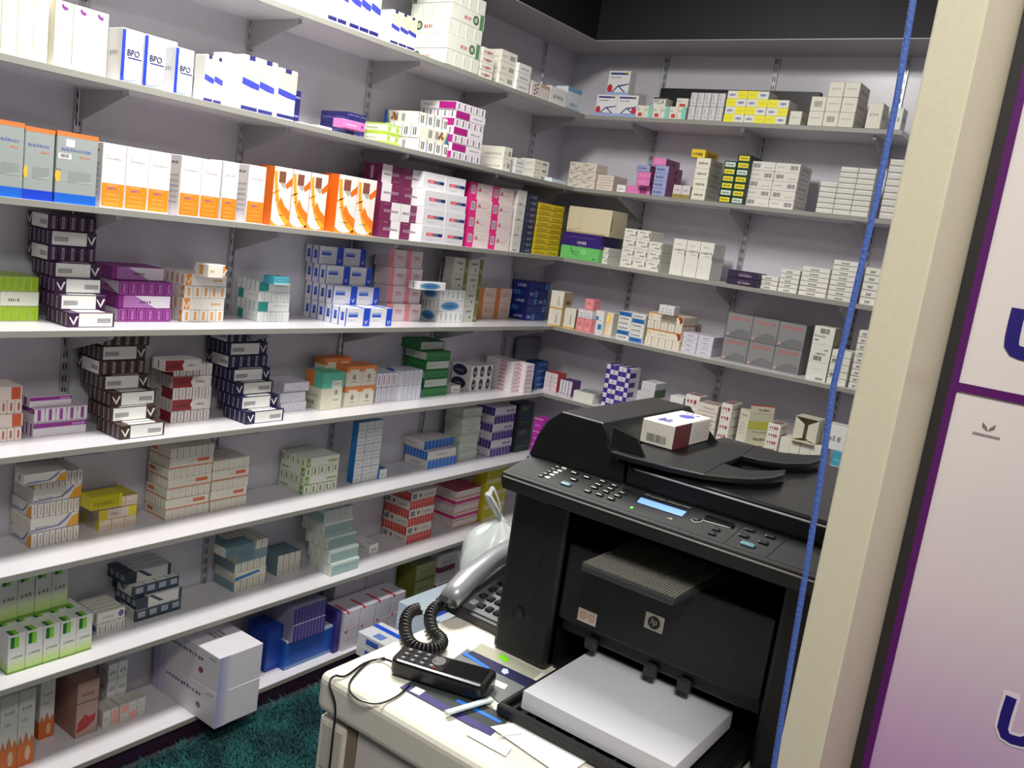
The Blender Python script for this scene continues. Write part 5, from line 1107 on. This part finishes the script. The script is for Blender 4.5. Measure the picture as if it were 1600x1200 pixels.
# desk telephone
t = empty('desk_telephone', 'dark desk telephone with silver handset beside the printer', 'telephone', None, (1.437, -2.328, FT))
def tr_(o, base=Vector((1.437, -2.328, FT))): o.location = Vector(o.location)-base; return o
tg = plastic((96, 96, 98), .35); td = plastic((52, 52, 54), .4)
m = MB(); m.prism([(-2.328, FT), (-2.328, FT+.014), (-2.13, FT+.052), (-2.13, FT)], 'x', 1.437, 1.564, td, .003); base = tr_(m.obj('base', t))
m = MB(); m.prism([(-2.322, FT+.0162), (-2.322, FT+.0172), (-2.14, FT+.0518), (-2.14, FT+.0508)], 'x', 1.478, 1.560, tg); m.obj('facia', base)
for i in range(5):
    for k in range(7):
        y = -2.312+.022*k; z = FT+.0186+(.0348/.182)*(y+2.322); m = MB()
        m.box((1.486+.0145*i, y, z-.002), (1.4965+.0145*i, y+.013, z+.003), plastic((26, 26, 28), .35) if (i+k) % 4 else plastic((188, 188, 188), .4), .0015); m.obj('key', base)
m = MB(); hp_ = [Vector((1.478, -2.350, FT+.030)), Vector((1.476, -2.330, FT+.040)), Vector((1.472, -2.30, FT+.050)), Vector((1.468, -2.24, FT+.064)), Vector((1.466, -2.19, FT+.070)), Vector((1.466, -2.14, FT+.068))]
m.tube(hp_, [.016, .018, .0185, .017, .017, .018], mat((150, 150, 153), .34, metal=.35), 16, True, .8); hs_ = tr_(m.obj('handset', t, True))
m = MB(); m.tube([Vector((1.478, -2.352, FT+.027)), Vector((1.478, -2.348, FT+.033))], .0155, td, 16, True, .8); m.obj('mouthpiece', hs_)
# coiled cord
m = MB(); ctr = [onz(697, 944, FT+.02), onz(682, 948, FT+.012), onz(672, 962, FT+.011), onz(676, 985, FT+.011), onz(690, 1000, FT+.011), onz(684, 1012, FT+.011), onz(664, 1015, FT+.011), onz(644, 1008, FT+.011), onz(634, 990, FT+.011), onz(634, 968, FT+.011), onz(643, 955, FT+.012), onz(656, 951, FT+.014)]
pts = []; N = 44; 
def cat(P, u):
    n = len(P)-1; i = min(int(u*n), n-1); f = u*n-i; p0 = P[max(i-1, 0)]; p1 = P[i]; p2 = P[i+1]; p3 = P[min(i+2, n)]
    return .5*((2*p1)+(p2-p0)*f+(2*p0-5*p1+4*p2-p3)*f*f+(-p0+3*p1-3*p2+p3)*f**3)
for k in range(N*10+1):
    u = k/(N*10); c0 = cat(ctr, u); tg_ = (cat(ctr, min(1, u+.01))-cat(ctr, max(0, u-.01))).normalized(); s1 = tg_.cross(Vector((0, 0, 1))).normalized(); s2 = s1.cross(tg_)
    a = 2*math.pi*k/10; pts.append(c0+(s1*math.cos(a)+s2*math.sin(a))*.0070)
m.tube(pts, .0023, plastic((24, 24, 24), .45), 5); m.tube([hp_[0]+Vector((0, -.002, -.006)), ctr[0]+Vector((0, .004, .006)), ctr[0]], .0016, plastic((24, 24, 24), .45), 5); cc = m.obj('coiled_cord', t, True); tr_(cc)
# cordless handset with charging lead
a = onz(617, 1044, FT); b2 = onz(766, 1088, FT); ax = (b2-a).normalized(); L = (b2-a).length; ang = math.atan2(ax.y, ax.x)
t = empty('mobile_phone', 'chunky black keypad phone lying on the leaflets', 'phone', None, (a.x, a.y, FT+.0022), ang)
pb_ = plastic((16, 16, 17), .3); w2 = .024
m = MB(); m.prism([(0.006, -w2+.003), (L*.5, -w2+.001), (L-.006, -w2-.001), (L, -w2+.006), (L, w2-.006), (L-.006, w2+.001), (L*.5, w2-.001), (.006, w2-.003), (0, w2-.009), (0, -w2+.009)], 'z', 0, .021, pb_, .004); bd = m.obj('body', t)
m = MB(); m.box((L*.52, -.018, .0208), (L*.93, .018, .0216), gls, .0004); m.obj('screen', t)
for i in range(4):
    for k in range(3):
        m = MB(); m.box((.010+.0125*i, -.0165+.0115*k, .0205), (.018+.0125*i, -.0085+.0115*k, .0228), plastic((70, 70, 72), .3), .001); m.obj('key', t)
        m = MB(); m.box((.0125+.0125*i, -.0135+.0115*k, .0228), (.0155+.0125*i, -.0115+.0115*k, .0230), ink((190, 190, 190))); m.obj('key_mark', t)
m = MB(); m.disc((L*.44, .002, .0205), .0085, .011, .0025, mat((190, 190, 192), .2, metal=.8)); m.obj('navigation_key', t)
m = MB(); m.disc((L*.43, -.0145, .0205), .003, .002, .0018, plastic((150, 30, 30))); m.obj('end_key', t)
ld = [onz(617, 1036, FT+.008), onz(600, 1030, FT+.004), onz(577, 1034, FT+.002), onz(556, 1053, FT+.002), onz(546, 1068, FT+.002), onz(548, 1082, FT+.002), onz(563, 1094, FT+.002), onz(592, 1099, FT+.002), onz(620, 1088, FT+.002), onz(640, 1070, FT+.0025)]
m = MB(); m.tube([cat(ld, k/60) for k in range(61)], .0013, pb_, 6); o = tag(m.obj('charging_lead'), 'thin black lead looping out of the keypad phone', 'cable')
ld2 = [onz(601, 1028, FT+.0025), onz(570, 1036, FT+.002), onz(540, 1056, FT+.002), Vector((1.492, -2.575, FT+.001)), Vector((1.494, -2.584, FT-.006)), ony(524, 1105, -2.584), ony(519, 1160, -2.584), ony(513, 1215, -2.584)]
m = MB(); m.tube([cat(ld2, k/60) for k in range(61)], .0013, pb_, 6); o = tag(m.obj('power_lead'), 'thin black lead hanging down the front of the fridge', 'cable')
# leaflets and papers
def sheet(name, quad, z, th, m_, label, cat_, extra=()):
    t = empty(name, label, cat_, None, onz(*quad[0], z)); m = MB(); P4 = [onz(*q, z) for q in quad]; o0 = P4[0]
    m.prism([(p.x-o0.x, p.y-o0.y) for p in P4], 'z', 0, th, m_); m.obj('page', t)
    for ix, (nm, q2, col) in enumerate(extra):
        m = MB(); P4 = [onz(*q, z+th) for q in q2]; m.prism([(p.x-o0.x, p.y-o0.y) for p in P4], 'z', th, th+.0002+.0002*ix, ink(col)); m.obj(nm, t)
    return t
sheet('clear_folder', ((726, 1026), (826, 1066), (846, 1050), (752, 1005)), FT, .0006, mat((196, 196, 176), .2, alpha=.5), 'clear plastic folder edge sticking out from under the printer', 'folder', [('green_tab', ((777, 1026), (791, 1036), (797, 1030), (786, 1022)), (120, 210, 30))])
sheet('leaflet', ((700, 1036), (806, 1118), (850, 1080), (730, 1014)), FT+.0008, .0006, mat((120, 124, 122), .3), 'grey brochure with a navy edge and round emblem beside the printer tray', 'leaflet', [('navy_band', ((722, 1024), (826, 1076), (842, 1066), (738, 1017)), (28, 28, 70)), ('blue_line', ((722, 1022), (762, 1046), (766, 1044), (727, 1019)), (30, 110, 210)), ('emblem', ((783, 1050), (788, 1054), (795, 1052), (793, 1046), (786, 1045)), (190, 200, 230))])
sheet('leaflet', ((625, 1074), (765, 1150), (800, 1122), (660, 1056)), FT+.0002, .0006, mat((66, 72, 70), .3), 'dark blue leaflet under the keypad phone along the fridge edge', 'leaflet', [('purple_band', ((625, 1074), (765, 1150), (774, 1142), (636, 1068)), (52, 44, 110)), ('blue_line', ((712, 1096), (780, 1130), (784, 1127), (716, 1092)), (30, 110, 210)), ('white_square', ((640, 1080), (655, 1087), (665, 1080), (650, 1073)), (214, 214, 214))])
sheet('paper_slip', ((704, 1040), (788, 1078), (794, 1071), (710, 1034)), FT+.0018, .0005, mat((222, 222, 218), .5), 'narrow white paper slip behind the keypad phone', 'paper')
m = MB(); q0 = onz(697, 1114, FT+.006); q1 = onz(768, 1093, FT+.006); m.tube([q0, q1], .0045, mat((206, 220, 218), .25), 10, True, .6); tag(m.obj('plastic_tube'), 'short pale plastic tube lying across the dark blue leaflet', 'tube')
sheet('paper_sheet', ((728, 1148), (790, 1182), (800, 1168), (742, 1139)), FT+.001, .0005, mat((232, 232, 228), .5), 'small white paper scrap at the fridge edge', 'paper')
sheet('paper_sheet', ((766, 1136), (880, 1215), (930, 1180), (812, 1128)), FT+.0016, .0006, mat((236, 236, 236), .5), 'white printed sheet lying in front of the printer tray', 'paper', [('print_line', ((780, 1150), (815, 1146), (815, 1148), (780, 1152)), (190, 190, 190))])

# ================================================================= FRAME POST, CORD, POSTER DOOR
PY = -2.62
xa = ony(1338, 600, PY).x; xb = ony(1412, 600, PY).x; yb_ = onx(1465, 600, xb).y
t = empty('trim_4', 'cream metal post of the doorway on the right', None, None, (xa, PY, 0)); t['kind'] = 'structure'
crm = plastic((222, 214, 186), .4)
m = MB(); m.box((0, 0, 0), (xb-xa, yb_-PY+.03, CEIL), crm, .0015); m.obj('post_body', t)
Yp = yb_; th0 = math.radians(-4)
DP = empty('door_1', None, None, None, (xb+.0008, Yp, 0), th0); DP['kind'] = 'structure'
def door_uv(px, py):
    n_ = Vector((-math.sin(th0), math.cos(th0), 0)); p0 = Vector((xb+.0008, Yp, 0)); d = ray(px, py); q = CAM+d*((p0-CAM).dot(n_)/d.dot(n_)); return (q-p0).dot(Vector((math.cos(th0), math.sin(th0), 0))), q.z
u1 = door_uv(1484, 600)[0]; u0 = door_uv(1466, 600)[0]; u2 = door_uv(1497, 600)[0]
W = .62
m = MB(); m.box((0.0, 0.0, 0.02), (u1, .03, 2.3), plastic((40, 37, 38), .5)); m.obj('gasket_strip', DP)
# printed panel: white fading to lilac towards the foot (a printed gradient)
gm = bpy.data.materials.new('poster_print'); gm.use_nodes = True; nt = gm.node_tree; bs = nt.nodes['Principled BSDF']; tc = nt.nodes.new('ShaderNodeTexCoord'); sx_ = nt.nodes.new('ShaderNodeSeparateXYZ'); rp = nt.nodes.new('ShaderNodeValToRGB'); mr = nt.nodes.new('ShaderNodeMapRange')
mr.inputs[1].default_value = .98; mr.inputs[2].default_value = 1.46
rp.color_ramp.elements[0].color = (*[s2l(v) for v in (150, 98, 166)], 1); rp.color_ramp.elements[1].color = (*[s2l(v) for v in (224, 216, 214)], 1); e = rp.color_ramp.elements.new(.42); e.color = (*[s2l(v) for v in (196, 162, 196)], 1); e = rp.color_ramp.elements.new(.72); e.color = (*[s2l(v) for v in (218, 204, 208)], 1)
nt.links.new(tc.outputs['Object'], sx_.inputs[0]); nt.links.new(sx_.outputs['Z'], mr.inputs[0]); nt.links.new(mr.outputs[0], rp.inputs[0]); nt.links.new(rp.outputs[0], bs.inputs['Base Color']); bs.inputs['Roughness'].default_value = .4
m = MB(); m.box((u1, .002, 0.02), (W, .03, 2.3), gm); pn_ = m.obj('poster_panel', DP)
pur = plastic((84, 14, 96), .4)
m = MB(); m.box((u1, .0, 0.02), (u2, .002, 2.3), pur); m.obj('purple_border', DP)
zl = door_uv(1540, 613)[1]; hl = abs(door_uv(1540, 606)[1]-door_uv(1540, 620)[1])
m = MB(); m.box((u2, .0006, zl-hl/2), (W, .002, zl+hl/2), pur); m.obj('purple_crossbar', DP)
nav = ink((34, 22, 110)); wht2 = ink((226, 214, 224))
def stroke(name, pts, w, col, y):
    m = MB(); Q = [Vector((u, 0, z)) for u, z in pts]; vs = []; n_ = len(Q)
    for i, p in enumerate(Q):
        tg2 = (Q[min(i+1, n_-1)]-Q[max(i-1, 0)]).normalized(); nn = Vector((-tg2.z, 0, tg2.x)); vs += [p+nn*w/2+Vector((0, y, 0)), p-nn*w/2+Vector((0, y, 0))]
    m.add([tuple(v) for v in vs], [[2*i, 2*i+1, 2*i+3, 2*i+2] for i in range(n_-1)], col); m.obj(name, DP)
def dm(px, py): return door_uv(px, py)
L1 = [dm(1592, 482), dm(1586, 505), dm(1581, 528), dm(1580, 540), dm(1585, 548), dm(1595, 552), dm(1612, 556), dm(1640, 562), dm(1660, 560), dm(1668, 545), dm(1675, 515), dm(1682, 490)]
stroke('blue_letter', L1, .0105, nav, .0012)
L2 = [dm(1580, 1090), dm(1571, 1118), dm(1566, 1138), dm(1570, 1150), dm(1580, 1156), dm(1595, 1160), dm(1612, 1156), dm(1622, 1140), dm(1630, 1110)]
stroke('letter_outline', [dm(1581, 1082)]+L2, .0125, wht2, .0015); stroke('blue_letter', L2, .0080, nav, .0012)
cu, cz = door_uv(1544, 668)
m = MB(); gr_ = ink((120, 112, 112)); s_ = .0042
for sg in (-1, 1): m.add([(cu, .0014, cz-s_*.8), (cu+sg*s_*1.1, .0014, cz-s_*.1), (cu+sg*s_*1.2, .0014, cz+s_*.8), (cu+sg*s_*.3, .0014, cz+s_*.0)], [[0, 1, 2, 3]], gr_)
for k in range(11): m.add([(cu-.0105+.0019*k, .0014, cz-s_*1.9), (cu-.0105+.0019*k+.0014, .0014, cz-s_*1.9), (cu-.0105+.0019*k+.0014, .0014, cz-s_*1.45), (cu-.0105+.0019*k, .0014, cz-s_*1.45)], [[0, 1, 2, 3]], gr_)
m.obj('butterfly_emblem', DP)
m = MB(); cp = [ony(*q, -2.655) for q in ((1436, -40), (1427, 0), (1402, 150), (1372, 300), (1338, 450), (1303, 600), (1282, 750), (1258, 900), (1233, 1050), (1209, 1200), (1190, 1320))]
cp.insert(0, Vector((cp[0].x, cp[0].y, CEIL-.002)))
m.tube(cp, 0.0037, mat((74, 104, 180), .6, var=.12, scale=400, bump=.4), 8, True, .6); tag(m.obj('blue_rope', None, True), 'blue rope hanging down in front of the cream post', 'cord')

# ================================================================= FLOOR PILE, BAG, CARPET
def floorbox(st, x0, x1, y0, y1, z0, z1, label, alt=0, name=None):
    M = Matrix.Translation(((x0+x1)/2, (y0+y1)/2, z0)) @ Matrix.Rotation(math.pi/2, 4, 'Z')
    return put(st, y1-y0, x1-x0, z1-z0, M, label, label, alt, name)
floorbox('plain', .30, .47, -1.19, -1.095, .0, .072, 'low white carton on the floor under the blue-striped carton')
floorbox('bluewhite', .262, .40, -1.215, -1.10, .0725, .114, 'white carton with blue stripes left of the fridge, lower of two')
floorbox('bluewhite', .262, .40, -1.215, -1.10, .1145, .156, 'white carton with blue stripes left of the fridge, upper of two')
floorbox('lightblue', .315, .58, -1.085, -.58, .0, .25, 'large pale blue carton with dark blue stripe under the plastic bag')
# white carrier bag, knotted, on the pale blue carton
t = empty('plastic_bag', 'knotted white plastic carrier bag standing behind the telephone', 'bag', None, (.44, -.72, .2505))
bgm = mat((214, 220, 218), .35, var=.03, scale=30)
m = MB(); prof = [(.001, .0), (.085, .0), (.108, .012), (.118, .035), (.123, .06), (.126, .09), (.125, .12), (.120, .15), (.111, .178), (.097, .203), (.077, .225), (.052, .243), (.030, .257), (.016, .268)]
NA = 72; rings = []
for r_, z_ in prof:
    R = []
    for k in range(NA):
        a = 2*math.pi*k/NA; fold = math.sin(a*7+z_*22)*.05+math.sin(a*11-z_*31+1.3)*.045+math.sin(a*3+z_*9)*.06
        rr = r_*(1+fold*(.4+3.0*z_)); R.append((rr*math.cos(a), rr*math.sin(a)*1.05, z_+(.008*math.sin(a*5+z_*30) if 0 < z_ < .25 else 0)))
    rings.append(R)
m.add([v for R in rings for v in R], [[i*NA+k, i*NA+(k+1) % NA, (i+1)*NA+(k+1) % NA, (i+1)*NA+k] for i in range(len(rings)-1) for k in range(NA)]+[[(len(rings)-1)*NA+k for k in range(NA)]], bgm); m.obj('sack', t, True)
m = MB(); m.tube([(-.012, -.008, .266), (.004, .006, .278), (.016, .004, .270), (.002, -.012, .276)], [.008, .013, .012, .007], bgm, 10); m.obj('knot', t, True)
for q, (dx, dy) in enumerate(((0, 0), (.018, .022))):
    m = MB(); hp2 = [Vector((0, 0, .272)), Vector((.0, -.035-dy*.2, .305)), Vector((-.012, -.068, .345+dx)), Vector((-.016, -.082+dy, .372+dx)), Vector((-.008, -.074+dy, .374+dx)), Vector((.01, -.05+dy, .335)), Vector((.012, -.02, .296)), Vector((.006, .0, .272))]
    m.tube([cat(hp2, k/24) for k in range(25)], .011, bgm, 8, True, .25); m.obj('handle', t, True)
# shaggy carpet
b = MB(); tl = mat((18, 70, 72), .95, var=.5, scale=9); tl2 = mat((34, 100, 98), .95, var=.4, scale=9); tl3 = mat((10, 48, 52), .95, var=.4, scale=9)
b.box((.27, -3.4, 0.0), (1.44, -1.23, .012), tl3)
rc = random.Random(3); V = b.v; FF = b.f; MM = b.m; ids = [b.mi(q) for q in (tl, tl2, tl3)]
for k in range(120000):
    x = rc.uniform(.275, 1.43); y = rc.uniform(-2.75, -1.24)
    cl = math.sin(x*23+math.sin(y*17)*1.5)*math.sin(y*21+math.sin(x*13))
    a = rc.uniform(0, 6.283)+cl; L_ = rc.uniform(.014, .030); le = rc.uniform(.5, 1.4)*L_; w_ = rc.uniform(.0008, .0019)
    ca, sa = math.cos(a), math.sin(a); n0 = len(V)
    V += [(x-sa*w_, y+ca*w_, .011), (x+sa*w_, y-ca*w_, .011), (x+ca*le*.45+sa*w_*.8, y+sa*le*.45-ca*w_*.8, .011+L_*.7), (x+ca*le*.45-sa*w_*.8, y+sa*le*.45+ca*w_*.8, .011+L_*.7), (x+ca*le, y+sa*le, .011+L_*.95)]
    FF += [[n0, n0+1, n0+2, n0+3], [n0+3, n0+2, n0+4]]; q = ids[0 if cl < .25 and cl > -.3 else (1 if cl >= .25 else 2)] if rc.random() < .7 else ids[rc.randrange(3)]; MM += [q, q]
o = b.obj('shaggy_carpet'); tag(o, 'teal shaggy carpet on the floor before the left shelves', 'carpet', None, 'stuff')
